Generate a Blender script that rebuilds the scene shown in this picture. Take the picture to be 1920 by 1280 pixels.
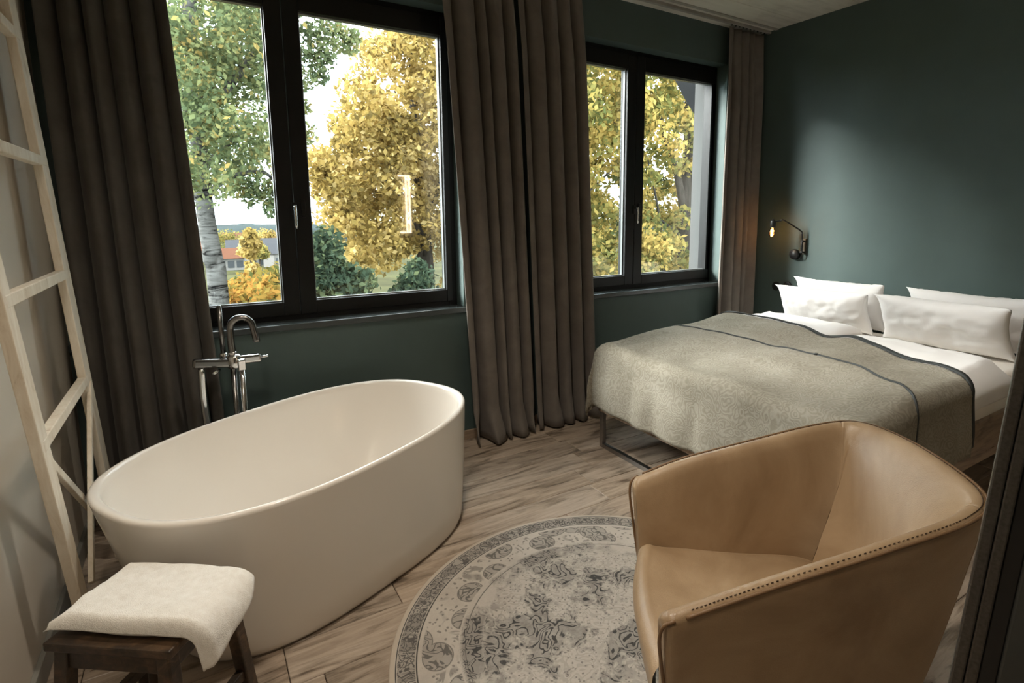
import bpy, bmesh, math, random
import numpy as np
from mathutils import Vector, Matrix, noise as mnoise

random.seed(7)
RNG = np.random.default_rng(11)
for o in list(bpy.data.objects):
    bpy.data.objects.remove(o)
SC = bpy.context.scene
COL = SC.collection

# ------------------------------------------------------------------ camera, world, sun, lamps, exposure
FPX, CX, CY, YAW, PITCH, ROLL, CAMY, CAMZ = 1042.2074, 1028.0915, 555.1458, .5624, -.1474, -.002, -3.3153, 1.5
Fv = Vector((math.sin(YAW) * math.cos(PITCH), math.cos(YAW) * math.cos(PITCH), math.sin(PITCH)))
r0 = Vector((math.cos(YAW), -math.sin(YAW), 0)); u0 = r0.cross(Fv)
Rv = r0 * math.cos(ROLL) + u0 * math.sin(ROLL); Uv = -r0 * math.sin(ROLL) + u0 * math.cos(ROLL)
CAM = Vector((0, CAMY, CAMZ))
cd = bpy.data.cameras.new('camera'); cam = bpy.data.objects.new('camera', cd); COL.objects.link(cam)
cam.matrix_world = Matrix(((Rv.x, Uv.x, -Fv.x, CAM.x), (Rv.y, Uv.y, -Fv.y, CAM.y), (Rv.z, Uv.z, -Fv.z, CAM.z), (0, 0, 0, 1)))
cd.sensor_fit = 'HORIZONTAL'; cd.sensor_width = 36; cd.lens = 36 * FPX / 1920
cd.shift_x = -(CX - 960) / 1920; cd.shift_y = (CY - 640) / 1920
cd.clip_start = .05; cd.clip_end = 1500
SC.camera = cam

W = bpy.data.worlds.new('overcast_sky'); SC.world = W; W.use_nodes = True
wn = W.node_tree; wn.nodes.clear()
wo = wn.nodes.new('ShaderNodeOutputWorld'); wb = wn.nodes.new('ShaderNodeBackground')
wt = wn.nodes.new('ShaderNodeTexCoord'); wz = wn.nodes.new('ShaderNodeTexNoise'); wr = wn.nodes.new('ShaderNodeValToRGB')
wz.inputs['Scale'].default_value = 2.2; wz.inputs['Detail'].default_value = 5
wr.color_ramp.elements[0].position = .35; wr.color_ramp.elements[0].color = (.60, .78, .88, 1)
wr.color_ramp.elements[1].position = .62; wr.color_ramp.elements[1].color = (1, 1, 1, 1)
wn.links.new(wt.outputs['Generated'], wz.inputs['Vector']); wn.links.new(wz.outputs['Fac'], wr.inputs['Fac'])
wn.links.new(wr.outputs['Color'], wb.inputs['Color']); wb.inputs['Strength'].default_value = 9.0
wn.links.new(wb.outputs['Background'], wo.inputs['Surface'])

def lamp(name, kind, loc, target, energy, color, **kw):
    l = bpy.data.lights.new(name, kind); o = bpy.data.objects.new(name, l); COL.objects.link(o)
    o.location = loc
    o.rotation_euler = (Vector(target) - Vector(loc)).to_track_quat('-Z', 'Y').to_euler()
    l.energy = energy; l.color = color
    for k, v in kw.items(): setattr(l, k, v)
    return o
lamp('veiled_sun', 'SUN', (-11.5, 10, 7.6), (0, 0, 0), 13.0, (1, .98, .95), angle=math.radians(24))
lamp('fill_spot', 'SPOT', (.74, -1.6, 2.96), (.85, -1.95, .4), 100, (1, .90, .77), spot_size=math.radians(112), spot_blend=1., shadow_soft_size=.10)  # added fill from overhead, brightens the chair and tub where daylight falls short
lamp('fill_spot_ladder', 'SPOT', (-.20, -2.8, 2.96), (.0, -1.8, .4), 58, (1, .86, .70), spot_size=math.radians(112), spot_blend=1., shadow_soft_size=.10)  # weaker added fill for the tub front, stool and ladder
lamp('fill_spot_bed', 'SPOT', (2.6, -1.95, 2.96), (3.3, -1.45, .6), 95, (1, .93, .84), spot_size=math.radians(74), spot_blend=1., shadow_soft_size=.12)  # added fill aimed at the bed, which daylight leaves too dark
SC.view_settings.view_transform = 'Standard'; SC.view_settings.look = 'None'
SC.view_settings.exposure = 0.3; SC.view_settings.gamma = 1.0; SC.view_settings.use_curve_mapping = False
SC.cycles.max_bounces = 8; SC.cycles.diffuse_bounces = 4; SC.cycles.transparent_max_bounces = 12
SC.cycles.sample_clamp_indirect = 6.0

# ------------------------------------------------------------------ pixel helpers (layout measurements only)
def ray(u, v): return Fv + Rv * ((u - CX) / FPX) - Uv * ((v - CY) / FPX)
def bz(u, v, z=0.): d = ray(u, v); return CAM + d * ((z - CAM.z) / d.z)
def by(u, v, y=0.): d = ray(u, v); return CAM + d * ((y - CAM.y) / d.y)
def bx(u, v, x=0.): d = ray(u, v); return CAM + d * ((x - CAM.x) / d.x)

# ------------------------------------------------------------------ materials
class NT:
    def __init__(s, name):
        s.m = bpy.data.materials.new(name); s.m.use_nodes = True; s.t = s.m.node_tree
        s.b = s.t.nodes['Principled BSDF']; s.out = s.t.nodes['Material Output']
    def n(s, kind, **kw):
        x = s.t.nodes.new('ShaderNode' + kind)
        for k, v in kw.items():
            if hasattr(x, k) and k not in x.inputs: setattr(x, k, v)
            else: x.inputs[k].default_value = v
        return x
    def l(s, a, b): s.t.links.new(a, b)
    def math(s, op, a, b=None, c=None, clamp=False):
        x = s.t.nodes.new('ShaderNodeMath'); x.operation = op; x.use_clamp = clamp
        for i, v in enumerate((a, b, c)):
            if v is None: continue
            if isinstance(v, (int, float)): x.inputs[i].default_value = v
            else: s.l(v, x.inputs[i])
        return x.outputs[0]
    def ramp(s, fac, stops):
        x = s.t.nodes.new('ShaderNodeValToRGB'); e = x.color_ramp.elements
        while len(e) > 1: e.remove(e[-1])
        e[0].position, e[0].color = stops[0][0], (*stops[0][1], 1)
        for p, c in stops[1:]:
            q = e.new(p); q.color = (*c, 1)
        s.l(fac, x.inputs['Fac']); return x.outputs['Color']
    def mix(s, fac, a, b, kind='MIX'):
        x = s.t.nodes.new('ShaderNodeMix'); x.data_type = 'RGBA'; x.blend_type = kind
        for i, v in ((0, fac), (6, a), (7, b)):
            if isinstance(v, (int, float)): x.inputs[i].default_value = v
            elif isinstance(v, tuple): x.inputs[i].default_value = (*v, 1)
            else: s.l(v, x.inputs[i])
        return x.outputs[2]
    def coord(s, scale=(1, 1, 1), kind='Object', rot=(0, 0, 0)):
        c = s.n('TexCoord'); mp = s.n('Mapping'); mp.inputs['Scale'].default_value = scale; mp.inputs['Rotation'].default_value = rot
        s.l(c.outputs[kind], mp.inputs['Vector']); return mp.outputs['Vector']
    def noise(s, vec, scale, detail=4, rough=.55, dist=0.):
        x = s.n('TexNoise'); x.inputs['Scale'].default_value = scale; x.inputs['Detail'].default_value = detail
        x.inputs['Roughness'].default_value = rough; x.inputs['Distortion'].default_value = dist
        if vec is not None: s.l(vec, x.inputs['Vector'])
        return x.outputs['Fac']
    def bump(s, h, strength=.2, dist=.01, normal=None):
        x = s.n('Bump'); x.inputs['Strength'].default_value = strength; x.inputs['Distance'].default_value = dist
        s.l(h, x.inputs['Height'])
        if normal is not None: s.l(normal, x.inputs['Normal'])
        s.l(x.outputs['Normal'], s.b.inputs['Normal']); return x.outputs['Normal']
    def set(s, **kw):
        for k, v in kw.items():
            k = k.replace('_', ' ')
            if isinstance(v, (int, float)): s.b.inputs[k].default_value = v
            elif isinstance(v, tuple): s.b.inputs[k].default_value = (*v, 1) if len(v) == 3 else v
            else: s.l(v, s.b.inputs[k])
        return s

def simple(name, col, rough=.5, metal=0., var=.12, vscale=6., bump=0., bscale=60., spec=.5, stretch=(1, 1, 1)):
    t = NT(name); vec = t.coord(stretch)
    f = t.noise(vec, vscale)
    c0 = tuple(c * (1 - var) for c in col); c1 = tuple(min(1, c * (1 + var)) for c in col)
    t.set(Base_Color=t.ramp(f, [(.3, c0), (.7, c1)]), Roughness=rough, Metallic=metal)
    t.b.inputs['Specular IOR Level'].default_value = spec
    if bump: t.bump(t.noise(vec, bscale, 3), bump, .004)
    return t.m

M = {}
M['green_wall'] = simple('green_wall_paint', (.070, .105, .098), .62, var=.06, vscale=3, bump=.08, bscale=180)
M['left_wall'] = simple('pale_wall_paint', (.62, .56, .475), .7, var=.05, vscale=2, bump=.06, bscale=150)
M['plain'] = simple('plain_rear_wall', (.42, .39, .34), .8, var=.05)
M['black_metal'] = simple('matt_black_window_paint', (.006, .0065, .0068), .42, var=.1, bump=.04, bscale=220, spec=.3)
M['gasket'] = simple('grey_glazing_gasket', (.20, .22, .22), .35, var=.05)
M['sill'] = simple('dark_sill_lacquer', (.055, .066, .067), .24, var=.08)
M['chrome'] = simple('chrome', (.62, .62, .62), .12, 1., var=.03)
M['dark_chrome'] = simple('brushed_dark_chrome', (.20, .195, .19), .22, 1., var=.05)
M['steel'] = simple('brushed_steel', (.33, .32, .31), .33, 1., var=.06, stretch=(1, 1, 8))
M['acrylic'] = simple('tub_white_acrylic', (.82, .77, .70), .16, var=.01, vscale=2)
M['black_lamp'] = simple('matt_black_lamp_metal', (.012, .012, .012), .45, var=.1)
M['brass_dark'] = simple('aged_brass', (.10, .085, .065), .35, .9, var=.1)
M['linen'] = simple('white_bed_linen', (.86, .84, .82), .85, var=.02, bump=.12, bscale=45)
M['sheet'] = simple('cream_fitted_sheet', (.80, .75, .68), .85, var=.03, bump=.1, bscale=40)
M['piping'] = simple('dark_green_piping', (.030, .034, .033), .7, var=.1)
M['ext_white'] = simple('pale_exterior_render', (.085, .086, .085), .8, var=.03, spec=.03)
M['ext_dark'] = simple('dark_grey_exterior_sheet', (.008, .009, .010), .6, var=.1, spec=.03)

def concrete():
    t = NT('board_marked_concrete'); v = t.coord((1, 1, 1))
    a = t.noise(v, 2.2, 6, .62, .4); b = t.noise(t.coord((.5, 6, 1)), 3, 5, .6); c = t.noise(v, 40, 4)
    mx = t.math('ADD', t.math('MULTIPLY', a, .6), t.math('MULTIPLY', b, .4))
    col = t.ramp(mx, [(.32, (.44, .42, .37)), (.52, (.68, .655, .585)), (.72, (.78, .76, .69))])
    t.set(Base_Color=col, Roughness=.85); t.bump(t.math('ADD', t.math('MULTIPLY', c, .4), b), .35, .008); return t.m
M['concrete'] = concrete()

def plank_wood(name, c0, c1, c2, sx=1.2, knots=True):
    t = NT(name)
    oi = t.n('ObjectInfo'); g = t.n('TexCoord'); add = t.n('VectorMath', operation='ADD')
    sc = t.n('VectorMath', operation='SCALE'); cmb = t.n('CombineXYZ')
    t.l(oi.outputs['Random'], cmb.inputs['X']); t.l(oi.outputs['Random'], cmb.inputs['Z'])
    t.l(cmb.outputs[0], sc.inputs[0]); sc.inputs['Scale'].default_value = 37.
    t.l(g.outputs['Object'], add.inputs[0]); t.l(sc.outputs[0], add.inputs[1])
    mp = t.n('Mapping'); mp.inputs['Scale'].default_value = (sx, 11, 11); t.l(add.outputs[0], mp.inputs['Vector'])
    v = mp.outputs['Vector']
    grain = t.noise(v, 2.0, 9, .66, 1.1)
    mp2 = t.n('Mapping'); mp2.inputs['Scale'].default_value = (1.1, 6.5, 6.5); t.l(add.outputs[0], mp2.inputs['Vector'])
    streak = t.noise(mp2.outputs['Vector'], 1.6, 6, .6, 1.9)
    mp3 = t.n('Mapping'); mp3.inputs['Scale'].default_value = (3, 60, 60); t.l(add.outputs[0], mp3.inputs['Vector'])
    fine = t.noise(mp3.outputs['Vector'], 3, 4, .6)
    col = t.ramp(grain, [(.28, c0), (.5, c1), (.72, c2)])
    dark = t.ramp(streak, [(.33, (.22, .20, .18)), (.41, (.62, .60, .57)), (.50, (.95, .94, .93)), (.7, (1.05, 1.05, 1.04))])
    col = t.mix(.9, col, dark, 'MULTIPLY')
    tint = t.ramp(oi.outputs['Random'], [(0, (.74, .73, .72)), (.35, (1, .99, .98)), (.7, (.88, .84, .80)), (1, (1.1, 1.06, 1.0))])
    col = t.mix(.8, col, tint, 'MULTIPLY')
    t.set(Base_Color=col, Roughness=t.math('ADD', t.math('MULTIPLY', grain, .25), .20))
    t.bump(t.math('ADD', fine, t.math('MULTIPLY', streak, .6)), .12, .004)
    return t.m
M['floor'] = plank_wood('oak_floor_planks', (.30, .235, .18), (.48, .395, .315), (.60, .51, .42))
M['bedwood'] = plank_wood('rustic_bed_board', (.22, .155, .105), (.37, .275, .195), (.46, .35, .255))
M['joint'] = simple('floor_joint', (.05, .034, .024), .9)
M['basewood'] = simple('oak_baseboard', (.34, .25, .175), .5, stretch=(1, 12, 12), var=.2)
M['basegrey'] = simple('grey_baseboard', (.23, .225, .20), .45, var=.06)

def stool_wood():
    t = NT('dark_worn_stool_wood'); v = t.coord((3, 14, 14)); a = t.noise(v, 2, 7, .65, .8); b = t.noise(t.coord(), 9, 5, .7)
    col = t.ramp(a, [(.3, (.016, .010, .006)), (.52, (.065, .038, .020)), (.75, (.17, .10, .052))])
    t.set(Base_Color=t.mix(t.ramp(b, [(.45, (0, 0, 0)), (.6, (.8, .8, .8))]), col, (.018, .012, .008)), Roughness=.42)
    t.bump(a, .25, .004); return t.m
M['stool'] = stool_wood()
def ladder_paint():
    t = NT('worn_white_ladder_paint'); v = t.coord((5, 5, 1)); a = t.noise(v, 5, 8, .7, .6); b = t.noise(t.coord((1, 1, 1)), 14, 6, .7)
    col = t.ramp(a, [(.28, (.46, .35, .23)), (.40, (.70, .61, .48)), (.62, (.80, .73, .61))])
    t.set(Base_Color=t.mix(t.ramp(b, [(.68, (0, 0, 0)), (.76, (.55, .55, .55))]), col, (.20, .12, .06)), Roughness=.6); t.bump(a, .2, .004); return t.m
M['ladder'] = ladder_paint()

def velvet(name, col):
    t = NT(name); v = t.coord(); a = t.noise(v, 7, 5, .6, .5)
    t.set(Base_Color=t.ramp(a, [(.3, tuple(c * .86 for c in col)), (.7, tuple(c * 1.12 for c in col))]), Roughness=.95)
    t.b.inputs['Sheen Weight'].default_value = .18; t.b.inputs['Sheen Roughness'].default_value = .45
    t.b.inputs['Sheen Tint'].default_value = (.76, .71, .66, 1); t.b.inputs['Specular IOR Level'].default_value = .15
    t.bump(t.noise(v, 160, 2), .12, .002); return t.m
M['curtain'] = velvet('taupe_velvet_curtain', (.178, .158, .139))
M['curtain_shaded'] = velvet('shaded_velvet_curtain', (.100, .091, .080))  # darker copy of the taupe velvet, shade put into its colour

def leather():
    t = NT('tan_leather'); v = t.coord(); a = t.noise(v, 3.2, 5, .6, .8); c = t.n('TexVoronoi', feature='DISTANCE_TO_EDGE'); c.inputs['Scale'].default_value = 190
    t.l(v, c.inputs['Vector']); w = t.noise(t.coord((1.5, 1.5, .6)), 9, 5, .6, 1.5)
    col = t.ramp(a, [(.3, (.31, .205, .115)), (.5, (.40, .28, .168)), (.72, (.48, .35, .22))])
    t.set(Base_Color=col, Roughness=t.math('ADD', t.math('MULTIPLY', a, .25), .26))
    h = t.math('ADD', t.math('MULTIPLY', c.outputs['Distance'], .5), t.math('MULTIPLY', w, 1.5))
    t.bump(h, .16, .006); return t.m
M['leather'] = leather()
M['stitch'] = simple('brown_leather_piping', (.20, .115, .055), .5, var=.1)
M['thread'] = simple('dark_thread', (.07, .04, .02), .7)

def spread():
    t = NT('taupe_jacquard_spread'); v = t.coord()
    d = t.n('TexNoise'); d.inputs['Scale'].default_value = 7; t.l(v, d.inputs['Vector'])
    vm = t.n('VectorMath', operation='SCALE'); t.l(d.outputs['Color'], vm.inputs[0]); vm.inputs['Scale'].default_value = .22
    ad = t.n('VectorMath', operation='ADD'); t.l(v, ad.inputs[0]); t.l(vm.outputs[0], ad.inputs[1])
    vo = t.n('TexVoronoi', feature='F1'); vo.inputs['Scale'].default_value = 17; t.l(ad.outputs[0], vo.inputs['Vector'])
    rings = t.math('SINE', t.math('MULTIPLY', vo.outputs['Distance'], 26))
    a = t.noise(v, 2.4, 5, .6); weave = t.noise(v, 240, 2)
    f = t.math('ADD', t.math('MULTIPLY', rings, .10), t.math('ADD', t.math('MULTIPLY', a, .8), t.math('MULTIPLY', weave, .2)))
    col = t.ramp(f, [(.28, (.195, .175, .135)), (.5, (.26, .238, .19)), (.72, (.34, .315, .262))])
    t.set(Base_Color=col, Roughness=.92); t.b.inputs['Specular IOR Level'].default_value = .1
    t.bump(t.math('ADD', t.math('MULTIPLY', rings, .35), weave), .28, .003); return t.m
M['spread'] = spread()
def towel_mat():
    t = NT('white_terry'); v = t.coord(); a = t.noise(v, 420, 2); b = t.noise(v, 60, 4)
    t.set(Base_Color=t.ramp(b, [(.3, (.80, .76, .69)), (.7, (.88, .85, .79))]), Roughness=.95)
    t.b.inputs['Sheen Weight'].default_value = .3; t.b.inputs['Specular IOR Level'].default_value = .05
    t.bump(t.math('ADD', a, b), .5, .004); return t.m
M['towel'] = towel_mat()

def glass(name, rough=0., f0=.055):
    t = NT(name); t.t.nodes.remove(t.b)
    tr = t.n('BsdfTransparent'); tr.inputs['Color'].default_value = (.975, .985, .98, 1)
    gl = t.n('BsdfGlossy'); gl.inputs['Roughness'].default_value = rough
    ge = t.n('NewGeometry'); dt = t.n('VectorMath', operation='DOT_PRODUCT'); t.l(ge.outputs['Normal'], dt.inputs[0]); t.l(ge.outputs['Incoming'], dt.inputs[1])
    c = t.math('SUBTRACT', 1., t.math('ABSOLUTE', dt.outputs['Value']), clamp=True)
    fr = t.math('ADD', t.math('MULTIPLY', t.math('POWER', c, 5), .96), .03)
    mx = t.n('MixShader'); t.l(fr, mx.inputs[0]); t.l(tr.outputs[0], mx.inputs[1]); t.l(gl.outputs[0], mx.inputs[2])
    t.l(mx.outputs[0], t.out.inputs['Surface']); return t.m
M['glass'] = glass('window_glass')
def emit(name, col, s):
    t = NT(name); t.set(Base_Color=col, Emission_Color=col); t.b.inputs['Emission Strength'].default_value = s; return t.m
M['filament'] = emit('glowing_filament', (1, .55, .2), 60)
M['led'] = emit('warm_led_strip', (1, .78, .55), 14)
def bulbglass():
    t = NT('amber_bulb_glass'); t.t.nodes.remove(t.b)
    tr = t.n('BsdfTransparent'); tr.inputs['Color'].default_value = (1, .80, .52, 1)
    gl = t.n('BsdfGlossy'); gl.inputs['Roughness'].default_value = .03; gl.inputs['Color'].default_value = (1, .9, .8, 1)
    fr = t.n('Fresnel'); mx = t.n('MixShader'); t.l(fr.outputs[0], mx.inputs[0]); t.l(tr.outputs[0], mx.inputs[1]); t.l(gl.outputs[0], mx.inputs[2])
    t.l(mx.outputs[0], t.out.inputs['Surface']); return t.m
M['bulb'] = bulbglass()

def leafmat(name, stops, trans=.45):
    t = NT(name); at = t.n('Attribute', attribute_name='tint')
    col = t.ramp(at.outputs['Fac'], [(p, tuple(min(.9, v * .62 + .01) for v in q)) for p, q in stops])
    t.t.nodes.remove(t.b)
    d = t.n('BsdfDiffuse'); tl = t.n('BsdfTranslucent'); mx = t.n('MixShader'); mx.inputs[0].default_value = trans
    t.l(col, d.inputs['Color']); t.l(col, tl.inputs['Color']); t.l(d.outputs[0], mx.inputs[1]); t.l(tl.outputs[0], mx.inputs[2])
    t.l(mx.outputs[0], t.out.inputs['Surface']); return t.m
M['leaf_birch'] = leafmat('birch_leaves', [(0, (.09, .13, .06)), (.45, (.20, .25, .11)), (.8, (.34, .35, .14)), (1, (.52, .38, .12))])
M['leaf_gold'] = leafmat('golden_maple_leaves', [(0, (.22, .16, .05)), (.35, (.46, .33, .09)), (.7, (.62, .44, .14)), (1, (.78, .60, .26))])
M['leaf_mixed'] = leafmat('yellow_green_maple_leaves', [(0, (.12, .14, .04)), (.4, (.30, .27, .075)), (.7, (.50, .37, .10)), (1, (.70, .50, .15))])
M['leaf_pine'] = leafmat('dark_conifer_needles', [(0, (.02, .04, .022)), (.6, (.055, .09, .05)), (1, (.13, .16, .07))], .15)
M['leaf_shrub'] = leafmat('autumn_shrub_leaves', [(0, (.10, .12, .03)), (.5, (.34, .25, .05)), (1, (.52, .25, .05))])
def birch_bark():
    t = NT('birch_bark'); v = t.coord((2.2, 2.2, 11)); a = t.noise(v, 1.0, 6, .72, 1.2)
    t.b.inputs['Specular IOR Level'].default_value = .03; t.set(Base_Color=t.ramp(a, [(.40, (.004, .004, .004)), (.47, (.06, .058, .054)), (.6, (.115, .113, .106))]), Roughness=.8); t.bump(a, .3, .02); return t.m
M['birch'] = birch_bark()
M['bark'] = simple('grey_brown_bark', (.036, .031, .026), .9, var=.4, vscale=5, bump=.4, bscale=16, stretch=(4, 4, .6), spec=.03)
M['meadow'] = simple('autumn_meadow', (.034, .034, .013), .95, var=.5, vscale=.15, spec=.03)
M['forest'] = simple('distant_forest', (.022, .030, .030), .95, var=.35, vscale=.06, spec=.03)
M['farwall'] = simple('white_house_wall', (.16, .155, .145), .8, spec=.03)
M['farroof'] = simple('red_tile_roof', (.10, .045, .028), .8, var=.25, spec=.03)
M['fargrey'] = simple('grey_slate_roof', (.05, .05, .054), .8, spec=.03)
M['farwin'] = simple('dark_house_window', (.03, .035, .04), .3)

# ------------------------------------------------------------------ mesh helpers
def link(name, me, mat, parent=None, smooth=False, auto=None):
    o = bpy.data.objects.new(name, me); COL.objects.link(o)
    if mat is not None: me.materials.append(mat)
    if smooth: me.polygons.foreach_set('use_smooth', [True] * len(me.polygons))
    if parent is not None:
        o.parent = parent; o.matrix_parent_inverse = WM[parent.name].inverted()
    WM[o.name] = Matrix.Identity(4)
    return o
WM = {}
def mesh(name, verts, faces, mat, parent=None, smooth=True):
    me = bpy.data.meshes.new(name); me.from_pydata([tuple(v) for v in verts], [], faces); me.update()
    bm = bmesh.new(); bm.from_mesh(me); bmesh.ops.recalc_face_normals(bm, faces=bm.faces); bm.to_mesh(me); bm.free()
    return link(name, me, mat, parent, smooth)
def empty(name, loc):
    o = bpy.data.objects.new(name, None); COL.objects.link(o); o.location = loc; o.empty_display_size = .1
    WM[o.name] = Matrix.Translation(Vector(loc)); return o
def tag(o, label=None, cat=None, group=None, kind=None):
    if label: o['label'] = label
    if cat: o['category'] = cat
    if group: o['group'] = group
    if kind: o['kind'] = kind
    return o
def bm_obj(name, bm, mat, parent=None, smooth=False):
    bmesh.ops.recalc_face_normals(bm, faces=bm.faces)
    me = bpy.data.meshes.new(name); bm.to_mesh(me); bm.free(); return link(name, me, mat, parent, smooth)
def add_box(bm, lo, hi, mtx=None, bevel=0., seg=2):
    lo, hi = Vector(lo), Vector(hi)
    r = bmesh.ops.create_cube(bm, size=1.)
    vs = r['verts']; c = (lo + hi) / 2; s = hi - lo
    for v in vs: v.co = Vector((v.co.x * s.x, v.co.y * s.y, v.co.z * s.z)) + c
    if bevel:
        es = list({e for v in vs for e in v.link_edges})
        rr = bmesh.ops.bevel(bm, geom=es, offset=bevel, segments=seg, profile=.5, affect='EDGES', clamp_overlap=True)
        vs = list({v for f in rr['faces'] for v in f.verts} | {v for v in vs if v.is_valid})
    if mtx is not None:
        for v in vs: v.co = mtx @ v.co
    return vs
def box(name, lo, hi, mat, parent=None, bevel=.004, mtx=None, smooth=False):
    bm = bmesh.new(); add_box(bm, lo, hi, mtx, bevel); return bm_obj(name, bm, mat, parent, smooth)
def beam_mtx(p, q, up=(0, 0, 1)):
    p, q = Vector(p), Vector(q); x = (q - p).normalized(); up = Vector(up)
    if abs(x.dot(up)) > .98: up = Vector((0, 1, 0))
    y = up.cross(x).normalized(); z = x.cross(y)
    return Matrix(((x.x, y.x, z.x, p.x), (x.y, y.y, z.y, p.y), (x.z, y.z, z.z, p.z), (0, 0, 0, 1))), (q - p).length
def beam(name, p, q, w, h, mat, parent=None, up=(0, 0, 1), bevel=.003):
    m, L = beam_mtx(p, q, up); return box(name, (0, -w / 2, -h / 2), (L, w / 2, h / 2), mat, parent, bevel, m)
def tube_data(pts, rad, seg=10, cap=True):
    pts = [Vector(p) for p in pts]; n = len(pts)
    if not hasattr(rad, '__len__'): rad = [rad] * n
    V, Fc = [], []; prev = None
    for i, p in enumerate(pts):
        t = (pts[min(i + 1, n - 1)] - pts[max(i - 1, 0)]).normalized()
        if prev is None:
            a = Vector((0, 0, 1)) if abs(t.z) < .9 else Vector((1, 0, 0)); x = a.cross(t).normalized()
        else: x = (prev - t * prev.dot(t)).normalized()
        prev = x; y = t.cross(x)
        for k in range(seg):
            a = 2 * math.pi * k / seg; V.append(p + (x * math.cos(a) + y * math.sin(a)) * rad[i])
    for i in range(n - 1):
        for k in range(seg):
            a, b = i * seg + k, i * seg + (k + 1) % seg; Fc.append((a, b, b + seg, a + seg))
    if cap: Fc.append(tuple(range(seg))[::-1]); Fc.append(tuple((n - 1) * seg + k for k in range(seg)))
    return V, Fc
def tube(name, pts, rad, mat, parent=None, seg=10):
    V, Fc = tube_data(pts, rad, seg); return mesh(name, V, Fc, mat, parent)
def join_data(lst):
    V, Fc = [], []
    for v, f in lst:
        o = len(V); V += list(v); Fc += [tuple(i + o for i in q) for q in f]
    return V, Fc
def spline(pts, n):
    P = [Vector(p) for p in pts]; P = [P[0] * 2 - P[1]] + P + [P[-1] * 2 - P[-2]]; out = []
    m = len(P) - 3
    for i in range(n):
        s = i / (n - 1) * m; k = min(int(s), m - 1); t = s - k
        a, b, c, d = P[k:k + 4]
        out.append(.5 * ((2 * b) + (c - a) * t + (2 * a - 5 * b + 4 * c - d) * t * t + (-a + 3 * b - 3 * c + d) * t ** 3))
    return out
def cyl(name, p, q, r, mat, parent=None, seg=20, r2=None):
    return tube(name, [p, q], [r, r2 if r2 is not None else r], mat, parent, seg)
def grid_mesh(name, P, mat, parent=None, thick=0., closed_u=False):
    nu, nv = len(P), len(P[0]); V = [p for row in P for p in row]; Fc = []
    for i in range(nu - (0 if closed_u else 1)):
        for j in range(nv - 1):
            a = i * nv + j; b = ((i + 1) % nu) * nv + j; Fc.append((a, b, b + 1, a + 1))
    o = mesh(name, V, Fc, mat, parent)
    if thick:
        md = o.modifiers.new('thickness', 'SOLIDIFY'); md.thickness = thick; md.offset = 0
    return o
def lathe(name, prof, centre, axis, mat, parent=None, seg=24):
    c = Vector(centre); a = Vector(axis).normalized(); x = (Vector((0, 0, 1)) if abs(a.z) < .9 else Vector((1, 0, 0))).cross(a).normalized(); y = a.cross(x)
    V, Fc = [], []
    for r, h in prof:
        for k in range(seg):
            t = 2 * math.pi * k / seg; V.append(c + a * h + (x * math.cos(t) + y * math.sin(t)) * r)
    for i in range(len(prof) - 1):
        for k in range(seg):
            p, q = i * seg + k, i * seg + (k + 1) % seg; Fc.append((p, q, q + seg, p + seg))
    Fc.append(tuple(range(seg))[::-1]); Fc.append(tuple((len(prof) - 1) * seg + k for k in range(seg)))
    return mesh(name, V, Fc, mat, parent)
def nz(x, y, z=0.): return mnoise.noise(Vector((x, y, z)))
def sstep(a, b, x):
    t = max(0., min(1., (x - a) / (b - a))); return t * t * (3 - 2 * t)

# ------------------------------------------------------------------ room shell
XL, XR, YB, ZC = -.54, 4.226, -4.7, 3.012
WT = .42                                   # window wall thickness
W1 = (-.12, 1.44, .900, 2.725)             # opening x0 x1 z0 z1
W2 = (2.40, 3.865, .900, 2.725)
floor = box('floor', (XL - .1, YB - .1, -.12), (XR + .1, WT, -.012), M['joint'], bevel=0); tag(floor, kind='structure')
PW = .192
plank_meshes = {}
row = 0; y = .0
while y > -3.55:
    x = XL - random.uniform(0, 1.2)
    while x < XR:
        L = random.choice((1.28, 1.28, .9))
        a, b = max(x, XL), min(x + L, XR)
        if b - a > .02:
            key = (round(b - a, 3))
            if key not in plank_meshes:
                bm = bmesh.new(); add_box(bm, (.0012, -PW + .0012, -.0115), (b - a - .0012, -.0012, 0), None, .0022, 1)
                bmesh.ops.recalc_face_normals(bm, faces=bm.faces)
                me = bpy.data.meshes.new('plank'); bm.to_mesh(me); bm.free(); me.materials.append(M['floor']); plank_meshes[key] = me
            o = bpy.data.objects.new('plank', plank_meshes[key]); COL.objects.link(o); o.location = (a, y, 0); o.parent = floor
        x += L
    y -= PW
box('floor_rear', (XL, YB, -.012), (XR, y + .0, -.001), M['floor'], floor, bevel=0)

def wall_with_holes(name, xs, zs, holes, y0, y1, mat):
    bm = bmesh.new()
    for i in range(len(xs) - 1):
        for j in range(len(zs) - 1):
            if (i, j) in holes: continue
            add_box(bm, (xs[i], y0, zs[j]), (xs[i + 1], y1, zs[j + 1]))
    bmesh.ops.remove_doubles(bm, verts=bm.verts, dist=1e-5)
    # drop interior coincident faces
    seen = {}
    for f in bm.faces: seen.setdefault(tuple(sorted(v.index for v in f.verts)), []).append(f)
    bm.verts.index_update()
    seen = {}
    for f in bm.faces: seen.setdefault(tuple(sorted(v.index for v in f.verts)), []).append(f)
    bmesh.ops.delete(bm, geom=[f for fs in seen.values() if len(fs) > 1 for f in fs], context='FACES_ONLY')
    return tag(bm_obj(name, bm, mat), kind='structure')
wall_with_holes('wall_north', (XL - .3, W1[0], W1[1], W2[0], W2[1], XR + .25), (-.15, .900, 2.725, ZC + .2), {(1, 1), (3, 1)}, 0, .205, M['green_wall'])
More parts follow.
